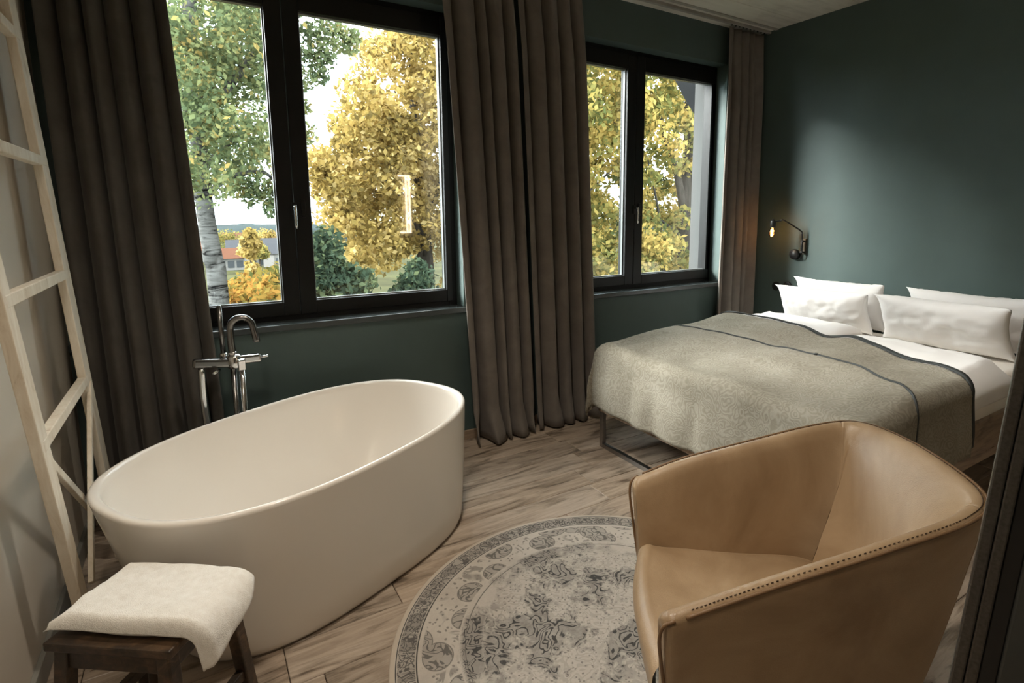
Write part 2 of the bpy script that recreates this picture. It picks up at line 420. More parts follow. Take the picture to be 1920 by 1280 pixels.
wall_with_holes('wall_north_outer', (XL - .3, W1[0], W1[1] + .05, W2[0] - .05, 3.93, XR + 2.25), (-4., .880, 2.70, ZC + 1.2), {(1, 1), (3, 1)}, .205, WT, M['ext_white'])
tag(box('wall_east', (XR, YB - .1, -.15), (XR + .25, 0, ZC + .2), M['green_wall'], bevel=0), kind='structure')
tag(box('wall_west', (XL - .25, YB - .1, -.15), (XL, 0, ZC + .2), M['left_wall'], bevel=0), kind='structure')
tag(box('wall_south', (XL - .25, YB - .25, -.15), (XR + .25, YB, ZC + .2), M['plain'], bevel=0), kind='structure')
ceil = tag(box('ceiling', (XL - .25, YB - .2, ZC), (XR + .25, WT, ZC + .2), M['concrete'], bevel=0), kind='structure')
# board marks of the concrete ceiling, as shallow proud ribs
for k in range(9):
    yy = -.42 - k * .46
    box('board_mark', (XL, yy, ZC - .003), (XR, yy + .006, ZC + .01), M['concrete'], ceil, bevel=.001)
tag(box('baseboard_north', (XL, -.016, 0), (XR, 0, .062), M['basewood'], bevel=.003), kind='structure')
tag(box('baseboard_west', (XL, YB, 0), (XL + .016, -.016, .085), M['basegrey'], bevel=.003), kind='structure')
tag(box('baseboard_east', (XR - .016, YB, 0), (XR, -.016, .062), M['basewood'], bevel=.003), kind='structure')

# windows: frame, two sashes, panes, handle
FY = .10   # front of the frame
def window(n, op, pa, pb, zt, zb, handle_x):
    x0, x1, z0, z1 = op
    w = tag(empty('window_%d' % n, (x0, FY, z0)), kind='structure')
    bm = bmesh.new(); fw = .055
    for lo, hi in (((x0, FY + .012, z0), (x0 + fw, FY + .10, z1)), ((x1 - fw, FY + .012, z0), (x1, FY + .10, z1)),
                   ((x0 + fw, FY + .012, z0), (x1 - fw, FY + .10, z0 + .05)), ((x0 + fw, FY + .012, z1 - .05), (x1 - fw, FY + .10, z1))):
        add_box(bm, lo, hi, None, .003)
    bm_obj('window_frame', bm, M['black_metal'], w)
    mid = (pa[1] + pb[0]) / 2
    for k, (a, b, s0, s1) in enumerate(((pa[0], pa[1], x0 + .03, mid - .002), (pb[0], pb[1], mid + .002, x1 - .03))):
        bm = bmesh.new(); zz0, zz1 = z0 + .03, z1 - .03
        for lo, hi in (((s0, FY, zz0), (a, FY + .085, zz1)), ((b, FY, zz0), (s1, FY + .085, zz1)),
                       ((a, FY, zz0), (b, FY + .085, zb)), ((a, FY, zt), (b, FY + .085, zz1))):
            add_box(bm, lo, hi, None, .004)
        sash = bm_obj('sash', bm, M['black_metal'], w)
        bm = bmesh.new(); g = .007
        for lo, hi in (((a, FY + .028, zb), (a + g, FY + .05, zt)), ((b - g, FY + .028, zb), (b, FY + .05, zt)),
                       ((a + g, FY + .028, zb), (b - g, FY + .05, zb + g)), ((a + g, FY + .028, zt - g), (b - g, FY + .05, zt))):
            add_box(bm, lo, hi, None, .001)
        bm_obj('glazing_bead', bm, M['gasket'], sash)
        box('pane', (a + .002, FY + .050, zb + .002), (b - .002, FY + .054, zt - .002), M['glass'], sash, bevel=0)
        box('pane', (a + .002, FY + .072, zb + .002), (b - .002, FY + .076, zt - .002), M['glass'], sash, bevel=0)
    # handle
    hx, hz = handle_x
    h = box('window_handle', (hx - .013, FY - .010, hz - .035), (hx + .013, FY + .001, hz + .035), M['black_metal'], w, .003)
    V1 = tube_data([(hx, FY - .008, hz + .012), (hx, FY - .045, hz + .012)], .008, 10)
    V2 = tube_data(spline([(hx, FY - .045, hz + .020), (hx, FY - .046, hz - .03), (hx, FY - .044, hz - .11)], 8), .0085, 10)
    v, f = join_data([V1, V2]); mesh('lever', v, f, M['chrome'], h)
    k = box('escutcheon', (mid + .035, FY - .012, hz - .05), (mid + .058, FY + .001, hz + .05), M['black_metal'], w, .005)
    # inner sill
    return w
w1 = window(1, W1, (-.06, .390), (.562, 1.368), 2.585, 1.008, (.475, 1.53))
w2 = window(2, W2, (2.47, 2.874), (3.050, 3.835), 2.585, 1.008, (2.96, 1.53))
for n, op, w in ((1, W1, w1), (2, W2, w2)):
    x0, x1, z0, z1 = op
    box('window_sill', (x0 - .03 if n == 2 else XL, -.028, z0 - .032), (x1 + .01, FY + .02, z0 + .003), M['sill'], w, .004)
    box('outer_sill', (x0, FY + .09, z0 - .04), (x1, WT + .10, z0 - .018), M['ext_dark'], w, .003)

# ------------------------------------------------------------------ bathtub
def make_tub():
    cx, cy, a, b, th, n, h = .362, -.838, .772, .480, math.radians(29), 2.5, .58
    t = tag(empty('bathtub', (cx, cy, 0)), 'freestanding oval cream-white bathtub standing below the windows', 'bathtub')
    ct, st = math.cos(th), math.sin(th); N = 96
    def ring(sa, sb, z, dx=0., dy=0., nn=n, tt=th):
        out = []; ct, st = math.cos(tt), math.sin(tt)
        for k in range(N):
            p = 2 * math.pi * k / N; c, s = math.cos(p), math.sin(p)
            u = math.copysign(abs(c) ** (2 / nn), c) * sa; w = math.copysign(abs(s) ** (2 / nn), s) * sb
            out.append(Vector((cx + dx + u * ct - w * st, cy + dy + u * st + w * ct, z)))
        return out
    def stack(rings, cap=None):
        V = [v for r in rings for v in r]; Fc = []
        for i in range(len(rings) - 1):
            for k in range(N):
                p, q = i * N + k, i * N + (k + 1) % N; Fc.append((p, q, q + N, p + N))
        if cap == 'both': Fc += [tuple(range(N)), tuple((len(rings) - 1) * N + k for k in range(N))]
        if cap == 'last': Fc.append(tuple((len(rings) - 1) * N + k for k in range(N)))
        return V, Fc
    ab, bb, thb, nb = .640, .40, math.radians(24.5), 2.9
    bdx, bdy = .02 * math.cos(thb) + .035 * math.sin(thb), .02 * math.sin(thb) - .035 * math.cos(thb)
    R = []
    for s in (0, .02, .06, .2, .4, .6, .8, .95, .985, 1.0):
        e = s ** .95; k = 1 - s
        aa = ab + (a - ab) * e; b2 = bb + (b - bb) * e
        ins = .010 * max(0, 1 - s / .04) if s < .04 else 0
        R.append(ring(aa - ins, b2 - ins, .008 + (h - .014) * s, bdx * k, bdy * k, nb + (n - nb) * s, thb + (th - thb) * s))
    R.append(ring(a - .004, b - .004, h)); R.append(ring(a - .012, b - .012, h + .002)); R.append(ring(a - .028, b - .018, h)); R.append(ring(a - .036, b - .024, h - .008))
    for s, zz in ((.0, h - .03), (.25, h - .13), (.5, h - .24), (.75, h - .34), (.9, h - .40), (.97, h - .43), (1., h - .442)):
        k = s ** 1.5
        R.append(ring((a - .038) * (1 - .30 * k), (b - .026) * (1 - .26 * k), zz, bdx * s * .7, bdy * s * .7))
    R.append(ring(a * .45, b * .5, h - .452, bdx * .8, bdy * .8)); R.append(ring(a * .1, b * .1, h - .455, bdx * .8, bdy * .8))
    V, Fc = stack(R, 'both'); mesh('tub_shell', V, Fc, M['acrylic'], t)
    c0 = Vector((cx + .04, cy - .03, h - .454)); lathe('drain', [(.03, 0), (.03, .003), (.024, .006), (.001, .006)], c0, (0, 0, 1), M['chrome'], t)
    V, Fc = stack([ring(ab - .03, bb - .03, 0, bdx, bdy, nb, thb), ring(ab - .03, bb - .03, .012, bdx, bdy, nb, thb)], 'both'); mesh('plinth', V, Fc, M['black_lamp'], t)
make_tub()

# ------------------------------------------------------------------ tub filler
def make_filler():
    t = tag(empty('tub_filler', (.09, -.33, 0)), 'freestanding chrome tub filler with gooseneck spout behind the bathtub', 'faucet')
    Y = -.33
    box('floor_plate', (.04, Y - .055, 0), (.19, Y + .055, .012), M['chrome'], t, .004)
    tube('riser_pipe', [(.100, Y, .01), (.100, Y, .80)], .0125, M['dark_chrome'], t, 14)
    tube('riser_pipe', [(.135, Y, .01), (.135, Y, .80)], .0135, M['chrome'], t, 14)
    tube('shower_hose', spline([(-.028, Y - .005, .795), (-.03, Y - .01, .62), (-.015, Y - .012, .40), (.01, Y - .01, .2), (.05, Y - .005, .06), (.06, Y, .015)], 30), .015, M['chrome'], t, 14)
    # mixer body: two angled blocks and a hub
    bm = bmesh.new(); m, L = beam_mtx((-.062, Y - .005, .820), (.105, Y, .800)); add_box(bm, (0, -.022, -.021), (L, .022, .021), m, .012, 3)
    bm_obj('valve_arm', bm, M['dark_chrome'], t)
    bm = bmesh.new(); m, L = beam_mtx((.10, Y, .812), (.222, Y - .01, .812)); add_box(bm, (0, -.020, -.020), (L, .020, .020), m, .011, 3)
    bm_obj('valve_arm', bm, M['chrome'], t)
    tube('lever', [(.220, Y - .01, .813), (.252, Y - .012, .816)], .0065, M['chrome'], t)
    tube('lever', [(.045, Y - .02, .778), (.018, Y - .055, .772)], .0065, M['chrome'], t)
    lathe('hub', [(.018, 0), (.030, .006), (.032, .02), (.032, .055), (.026, .066), (.017, .07)], (.108, Y - .004, .772), (0, 0, 1), M['chrome'], t)
    bm = bmesh.new(); m, L = beam_mtx((.135, Y - .02, .765), (.135, Y - .03, .80)); add_box(bm, (0, -.016, -.012), (L + .02, .016, .012), m, .005); bm_obj('diverter', bm, M['chrome'], t)
    P = [(.103, Y, .82), (.100, Y, .90), (.101, Y, .95)]
    for k in range(11):
        a = math.pi - k * math.pi * .90 / 10; P.append((.148 + .047 * math.cos(a), Y - .002 * k, .965 + .05 * math.sin(a)))
    P += [(.202, Y - .03, .93), (.206, Y - .032, .895)]
    tube('spout', spline(P, 44), .0155, M['dark_chrome'], t, 16)
    lathe('spout_ring', [(.019, 0), (.019, .02), (.016, .024)], (.103, Y, .83), (0, 0, 1), M['chrome'], t)
    hs = tube('hand_shower', [(.066, Y + .03, .84), (.0655, Y + .03, .95), (.064, Y + .03, 1.075)], [.011, .0115, .0115], M['dark_chrome'], t, 14)
    lathe('shower_holder', [(.016, 0), (.017, .03), (.014, .034)], (.066, Y + .03, .812), (0, 0, 1), M['chrome'], t)
make_filler()

# ------------------------------------------------------------------ curtains
def curtain(name, label, xt, xb, ztop, y0, folds, mat, amp=.045, seed=0, puddle=0., gather=True, zlo=.012):
    rs = random.Random(seed); NU, NV = folds * 22, 54
    wd = [rs.uniform(.55, 1.6) for _ in range(folds)]; tot = sum(wd); edge = [0]
    for w_ in wd: edge.append(edge[-1] + w_ / tot)
    am = [rs.uniform(.7, 1.2) for _ in range(folds + 1)]; ph = [rs.uniform(0, 6.28) for _ in range(folds)]
    P = []
    for i in range(NU + 1):
        s0 = i / NU; row = []
        for j in range(NV + 1):
            v = j / NV; z = ztop + (zlo - ztop) * v
            s = min(1, max(0, s0 + .030 * nz(s0 * 4 + seed, v * 1.4, 3.1) * math.sin(math.pi * s0)))
            k = 0
            while k < folds - 1 and s > edge[k + 1]: k += 1
            fr = (s - edge[k]) / (edge[k + 1] - edge[k])          # 0..1 across one fold
            wide = (edge[k + 1] - edge[k]) * folds
            if k == 0: fr = .38 + .62 * fr
            elif k == folds - 1: fr = .62 * fr
            lobe = max(0., math.sin(math.pi * fr)) ** .9                   # rounded front, narrow deep valley
            valley = am[k] * (1 - fr) + am[k + 1] * fr
            A = amp * (.45 + .55 * sstep(0, .18, v)) * (.85 + .25 * v) * min(1.15, .6 + .45 * wide)
            yy = y0 + A * (.75 * valley - 1.75 * lobe * (.9 + .1 * valley))
            yy += .10 * A * math.sin(9 * fr + ph[k] + v * 2) * lobe + .20 * A * math.sin(fr * 12.6 + ph[k]) * (1 - sstep(0, .15, v))
            X0 = xt[0] + (xb[0] - xt[0]) * v ** .9; X1 = xt[1] + (xb[1] - xt[1]) * v ** .9
            # the lobes lean over the valleys
            x = X0 + (X1 - X0) * s + A * .10 * math.sin(2 * math.pi * fr) * -1 * min(1, s * 12, (1 - s) * 12)
            yy -= .010 * v
            if puddle and v > .93:
                q = (v - .93) / .07
                yy -= puddle * q * (.5 + .9 * nz(s * 7 + seed, .3, 7.7)); x += puddle * .8 * q * nz(s * 8, 5.5 + seed, 2.)
                z = max(zlo + .004 + .03 * (nz(s * 9, seed, .4) + .5) * q * (1 - q), z)
            row.append((x, min(yy, -.028), z))
        P.append(row)
    if ztop < ZC - .3: pass
    o = grid_mesh(name, P, mat, None, .004)
    return tag(o, label, 'curtain', 'floor-length velvet curtains')
curtain('curtain', 'darkest taupe curtain, shaded, at far left, behind the white ladder', (-.50, -.055), (-.47, .065), ZC - .035, -.075, 6, M['curtain_shaded'], .074, 3)
curtain('curtain', 'taupe curtain beside the tub, hanging right of the first window', (1.29, 1.765), (1.44, 1.89), ZC - .035, -.075, 5, M['curtain'], .064, 8, .09)
curtain('curtain', 'taupe curtain nearest the foot of the bed, left of the second window', (1.80, 2.29), (1.92, 2.42), ZC - .035, -.075, 5, M['curtain'], .064, 21, .08)
curtain('curtain', 'narrow taupe curtain in the corner by the bulb lamp and bed head', (3.745, 4.17), (3.70, 4.16), ZC - .035, -.085, 5, M['curtain'], .048, 33)
rail = tag(empty('curtain_rail', (1.8, -.12, ZC)), 'slim double curtain rail fixed along the concrete ceiling', 'rail')
box('track', (XL, -.135, ZC - .022), (XR, -.105, ZC), simple('grey_rail', (.33, .31, .28), .5), rail, .003)
box('track', (XL, -.205, ZC - .008), (XR, -.175, ZC), simple('grey_rail_flat', (.36, .34, .30), .5), rail, .002)
for cx0, cx1, k in ((-.5, -.06, 9), (1.3, 2.29, 18), (3.755, 4.16, 10)):
    for i in range(k):
        x = cx0 + (cx1 - cx0) * i / (k - 1); box('glider', (x - .006, -.122, ZC - .030), (x + .006, -.112, ZC - .02), M['piping'], rail, .002)

# ------------------------------------------------------------------ ladder
def make_ladder():
    xf, zt = -.40, 2.75; xtop = -.505
    k = (xtop - xf) / zt
    def lp(u, v):
        d = ray(u, v); t = (xf + k * CAM.z - CAM.x) / (d.x - k * d.z); return CAM + d * t
    t = tag(empty('ladder', (xf, -1., 0)), 'tall worn white wooden ladder with crossed braces leaning on the left wall', 'ladder')
    A1, A2 = lp(37, 120), lp(188, 850); B1, B2 = lp(22, 640), lp(128, 1040)
    def at(p, q, z): s = (z - p.z) / (q.z - p.z); return p + (q - p) * s
    nrm = Vector((1, 0, -k)).normalized()
    for p, q, wd_ in ((A1, A2, .104), (B1, B2, .078)):
        beam('stile', at(p, q, .012), at(p, q, zt), wd_, .028, M['ladder'], t, up=nrm)
    def rung(ua, ub):
        pa, pb = lp(*ua), lp(*ub); z = (pa.z + pb.z) / 2
        pa, pb = at(B1, B2, z), at(A1, A2, z)
        d = (pb - pa).normalized(); beam('rung', pa - d * .02 + nrm * .0, pb + d * .02, .036, .030, M['ladder'], t, up=nrm); return z
    zs = [rung((0, 280), (50, 290)), rung((25, 555), (105, 520)), rung((82, 812), (150, 732))]
    st = zs[0] - zs[1]
    for z in (zs[0] + st, zs[0] + 2 * st):
        if z < zt: pa, pb = at(B1, B2, z), at(A1, A2, z); beam('rung', pa, pb, .036, .030, M['ladder'], t, up=nrm)
    # crossed braces below the lowest rung
    f = nrm * .012
    a0 = at(A1, A2, zs[2] - .02); b0 = at(B1, B2, .22)
    beam('brace', a0 + f, lp(163, 1095) + f, .028, .016, M['ladder'], t, up=nrm)
    b1 = lp(92, 850); a1 = lp(172, 942)
    beam('brace', b1 - f * 1.3, a1 + (a1 - b1) * .1 - f * 1.3, .030, .016, M['ladder'], t, up=nrm)
make_ladder()

# ------------------------------------------------------------------ stool and towel
SZ = .45
SA = Vector((-.402, -1.600, 0)); Sp = Vector((.259, -.195, 0)).normalized(); Sq = Vector((.195, .259, 0)).normalized(); SW, SD = .330, .285
def sp(p, q, z): return SA + Sp * p + Sq * q + Vector((0, 0, z))
def make_stool():
    t = tag(empty('stool', sp(SW / 2, SD / 2, 0)), 'small dark worn wooden stool carrying a folded white towel', 'stool')
    m = Matrix(((Sp.x, Sq.x, 0, SA.x), (Sp.y, Sq.y, 0, SA.y), (0, 0, 1, 0), (0, 0, 0, 1)))
    q = 0
    for w in (.093, .094, .094):
        box('top_board', (-.004, q, SZ - .026), (SW + .004, q + w, SZ - random.uniform(0, .0015)), M['stool'], t, .005, m); q += w + .002
    for (p, q_, dp, dq) in ((.03, .03, -1, -1), (SW - .03, .03, 1, -1), (.03, SD - .03, -1, 1), (SW - .03, SD - .03, 1, 1)):
        beam('leg', sp(p, q_, SZ - .024), sp(p + dp * .035, q_ + dq * .030, 0.0), .036, .036, M['stool'], t, up=Sq, bevel=.004)
    for q_ in (.026, SD - .026): beam('apron', sp(.03, q_, SZ - .055), sp(SW - .03, q_, SZ - .055), .018, .055, M['stool'], t)
    for p in (.026, SW - .026): beam('apron', sp(p, .03, SZ - .055), sp(p, SD - .03, SZ - .055), .018, .055, M['stool'], t)
    for p in (.01, SW - .01): beam('stretcher', sp(p, .012, .15), sp(p, SD - .012, .15), .024, .030, M['stool'], t)
    beam('stretcher', sp(.01, SD * .5, .15), sp(SW - .01, SD * .5, .15), .024, .030, M['stool'], t)
make_stool()
def make_towel():
    t = tag(empty('towel', sp(SW / 2, SD / 2, SZ)), 'folded white terry towel draped over the dark wooden stool', 'towel')
    def layer(name, z0, th, p0, p1, q0, q1, seed, fr, tongue):
        NU, NV = 60, 48; top, bot = [], []
        edge_p = SW + .014
        for i in range(NU + 1):
            a = -1 + 2 * i / NU; rt, rb = [], []
            for j in range(NV + 1):
                b = -1 + 2 * j / NV
                k = 1 - .055 * (a * a) * (b * b) * (2 - abs(b))
                aa, bb_ = a * k, b * k
                P1 = p1 + fr * (1 - b) / 2
                p = p0 + (P1 - p0) * (aa + 1) / 2; q = q0 + (q1 - q0) * (bb_ + 1) / 2
                tl = max(0, -a) ** 3 * max(0, -b) ** 3; p -= tongue * tl; q -= tongue * .25 * tl
                q += .008 * nz(a * 1.7, seed) * (1 if b < 0 else .5); p += .006 * nz(b * 1.7, seed + 3.)
                eu, ev = 1 - abs(a), 1 - abs(b)
                ed = min(eu / .13, ev / .16, 1.); rnd = math.sqrt(max(0, 1 - (1 - ed) ** 2))
                h = th * (.10 + .90 * rnd) * (1 - .45 * tl) * (1 + .10 * nz(a * 1.6 + seed, b * 1.6, 2.)) + .0022 * nz(a * 6, b * 5, seed) * rnd
                over = p - edge_p; z = SZ + z0
                if over > 0:
                    R_ = .035; ang = min(over / R_, math.pi / 2 * .9); extra = max(0, over - R_ * math.pi / 2 * .9)
                    nx, nzv = math.sin(ang), math.cos(ang)
                    px = edge_p + R_ * math.sin(ang) + extra * .15; pz = z - R_ * (1 - math.cos(ang)) - extra * .98
                    rt.append(sp(px + nx * h, q, pz + nzv * h)); rb.append(sp(px, q, pz))
                else:
                    left = max(0, -.008 - p); z2 = z - left * .5
                    rt.append(sp(p, q, z2 + h)); rb.append(sp(p, q, z2))
            top.append(rt); bot.append(rb)
        n = (NU + 1) * (NV + 1); V = [v for r in top for v in r] + [v for r in bot for v in r]; Fc = []
        ix = lambda i, j: i * (NV + 1) + j
        for i in range(NU):
            for j in range(NV):
                Fc.append((ix(i, j), ix(i + 1, j), ix(i + 1, j + 1), ix(i, j + 1)))
                Fc.append((n + ix(i, j), n + ix(i, j + 1), n + ix(i + 1, j + 1), n + ix(i + 1, j)))
        bd = [ix(i, 0) for i in range(NU + 1)] + [ix(NU, j) for j in range(1, NV + 1)] + [ix(i, NV) for i in range(NU - 1, -1, -1)] + [ix(0, j) for j in range(NV - 1, 0, -1)]
        for k in range(len(bd)): a, b = bd[k], bd[(k + 1) % len(bd)]; Fc.append((a, b, n + b, n + a))
        return mesh(name, V, Fc, M['towel'], t)
    layer('under_fold', .0015, .016, .03, SW + .045, .040, SD - .05, 5, .055, .0)
    layer('top_fold', .0165, .040, .0, SW + .060, .026, SD - .022, 9, .085, .035)
make_towel()

# ------------------------------------------------------------------ rug
def rug_mat():
    t = NT('faded_medallion_rug'); c = t.n('TexCoord')
    wn_ = t.n('TexNoise'); wn_.inputs['Scale'].default_value = 9; wn_.inputs['Detail'].default_value = 3; t.l(c.outputs['Object'], wn_.inputs['Vector'])
    sub = t.n('VectorMath', operation='SUBTRACT'); t.l(wn_.outputs['Color'], sub.inputs[0]); sub.inputs[1].default_value = (.5, .5, .5)
    sc = t.n('VectorMath', operation='SCALE'); t.l(sub.outputs[0], sc.inputs[0]); sc.inputs['Scale'].default_value = .05
    ad = t.n('VectorMath', operation='ADD'); t.l(c.outputs['Object'], ad.inputs[0]); t.l(sc.outputs[0], ad.inputs[1])
    sx = t.n('SeparateXYZ'); t.l(c.outputs['Object'], sx.inputs[0])
    r = t.math('SQRT', t.math('ADD', t.math('MULTIPLY', sx.outputs[0], sx.outputs[0]), t.math('MULTIPLY', sx.outputs[1], sx.outputs[1])))
    th = t.math('ARCTAN2', sx.outputs[1], sx.outputs[0])
    def band(lo, hi, soft=.004):
        a = t.math('DIVIDE', t.math('SUBTRACT', r, lo), soft, clamp=True); b = t.math('DIVIDE', t.math('SUBTRACT', hi, r), soft, clamp=True)
        return t.math('MULTIPLY', a, b)
    def polvec(kt, kr):
        cmb = t.n('CombineXYZ'); t.l(t.math('MULTIPLY', th, kt), cmb.inputs[0]); t.l(t.math('MULTIPLY', r, kr), cmb.inputs[1]); return cmb.outputs[0]
    def voro(vec, scale, feat='F1', dim='2D'):
        v = t.n('TexVoronoi', feature=feat, voronoi_dimensions=dim); v.inputs['Scale'].default_value = scale; t.l(vec, v.inputs['Vector']); return v.outputs['Distance']
    gt = lambda x, v, s=.06: t.math('DIVIDE', t.math('SUBTRACT', x, v), s, clamp=True)
    lt = lambda x, v, s=.06: t.math('DIVIDE', t.math('SUBTRACT', v, x), s, clamp=True)
    MUL = lambda a, b: t.math('MULTIPLY', a, b)
    MAX = lambda a, b: t.math('MAXIMUM', a, b)
    scroll = lambda vec, sc, k, det=1.5: gt(t.math('SINE', MUL(t.noise(vec, sc, det, .5, .6), k)), .25, .45)
    O = ad.outputs[0]
    # outer border: dense dark key blocks
    v1 = voro(polvec(9.5, 14), 1.9, 'DISTANCE_TO_EDGE'); blk = t.noise(polvec(9, 1.5), 2.2, 2)
    b1 = MUL(band(.690, .752), MAX(MAX(MUL(scroll(O, 26, 46), .9), MUL(lt(v1, .07, .05), .9)), MUL(gt(blk, .46, .06), .55)))
    b1 = MAX(b1, MUL(band(.690, .752), .32))
    ln = MAX(MAX(band(.684, .690, .0015), band(.752, .757, .0015)), MUL(band(.520, .526, .002), .8))
    # pale middle band with trailing motifs
    v2 = voro(polvec(2.6, 5.0), 1.5); edge2 = MUL(gt(v2, .36, .02), lt(v2, .41, .02))
    mot = MAX(MUL(lt(v2, .40, .04), MAX(MUL(scroll(O, 15, 52), .8), .30)), MUL(edge2, .75))
    v2b = voro(O, 34); mot2 = MAX(MUL(lt(v2b, .20, .06), .6), MUL(MUL(scroll(O, 9, 40, 1), gt(t.noise(O, 6, 2), .53, .05)), .5))
    b2 = MUL(band(.545, .672), MAX(mot, MUL(mot2, gt(v2, .44, .05))))
    wear = t.noise(c.outputs['Object'], 2.3, 5, .62); wear2 = t.noise(c.outputs['Object'], 4.2, 6, .68)
    b3 = MUL(band(.455, .545, .015), MUL(MAX(MUL(scroll(O, 20, 50), 1.), .5), gt(t.noise(c.outputs['Object'], 3.4, 5, .65), .42, .10)))
    v6 = voro(O, 40.); d6 = lt(v6, .16, .05)
    patch = gt(wear2, .47, .06); patch2 = gt(wear, .47, .10)
    rough_ = t.noise(c.outputs['Object'], 34, 5, .75)
    deep = MUL(patch, MAX(MUL(scroll(O, 12, 58), 1.), MUL(rough_, .95)))
    fld = MUL(band(-1., .47, .01), MAX(MAX(deep, MUL(MUL(scroll(O, 8, 62), patch2), .42)), MAX(MUL(d6, .6), MUL(scroll(O, 17, 50), .20))))
    dark = MAX(MAX(b1, ln), MAX(b2, MAX(b3, fld)))
    grain = t.noise(c.outputs['Object'], 130, 3); fade = t.noise(c.outputs['Object'], 14, 5, .7)
    dark = MUL(dark, t.math('ADD', MUL(fade, .9), .60, clamp=True))
    base = t.ramp(wear2, [(.3, (.46, .41, .355)), (.6, (.58, .53, .465)), (.8, (.50, .455, .40))])
    base = t.mix(MUL(grain, .35), base, (.34, .31, .275))
    col = t.mix(dark, base, (.070, .068, .066))
    rim = gt(r, .757, .003); col = t.mix(rim, col, (.52, .45, .37))
    t.set(Base_Color=col, Roughness=.95); t.b.inputs['Specular IOR Level'].default_value = .1
    t.bump(t.math('SUBTRACT', grain, MUL(dark, .5)), .4, .004); return t.m
rc = Vector((1.159, -1.899, 0)); RR = .777
o = lathe('rug', [(RR - .004, .0), (RR, .003), (RR, .007), (RR - .006, .010), (RR - .02, .0105), (.3, .0105), (.001, .0105)], (0, 0, 0), (0, 0, 1), rug_mat(), seg=96)
o.location = (rc.x, rc.y, .0005); WM['rug'] = o.matrix_world
tag(o, 'round faded grey and beige rug with ornamental borders on the floor', 'rug')

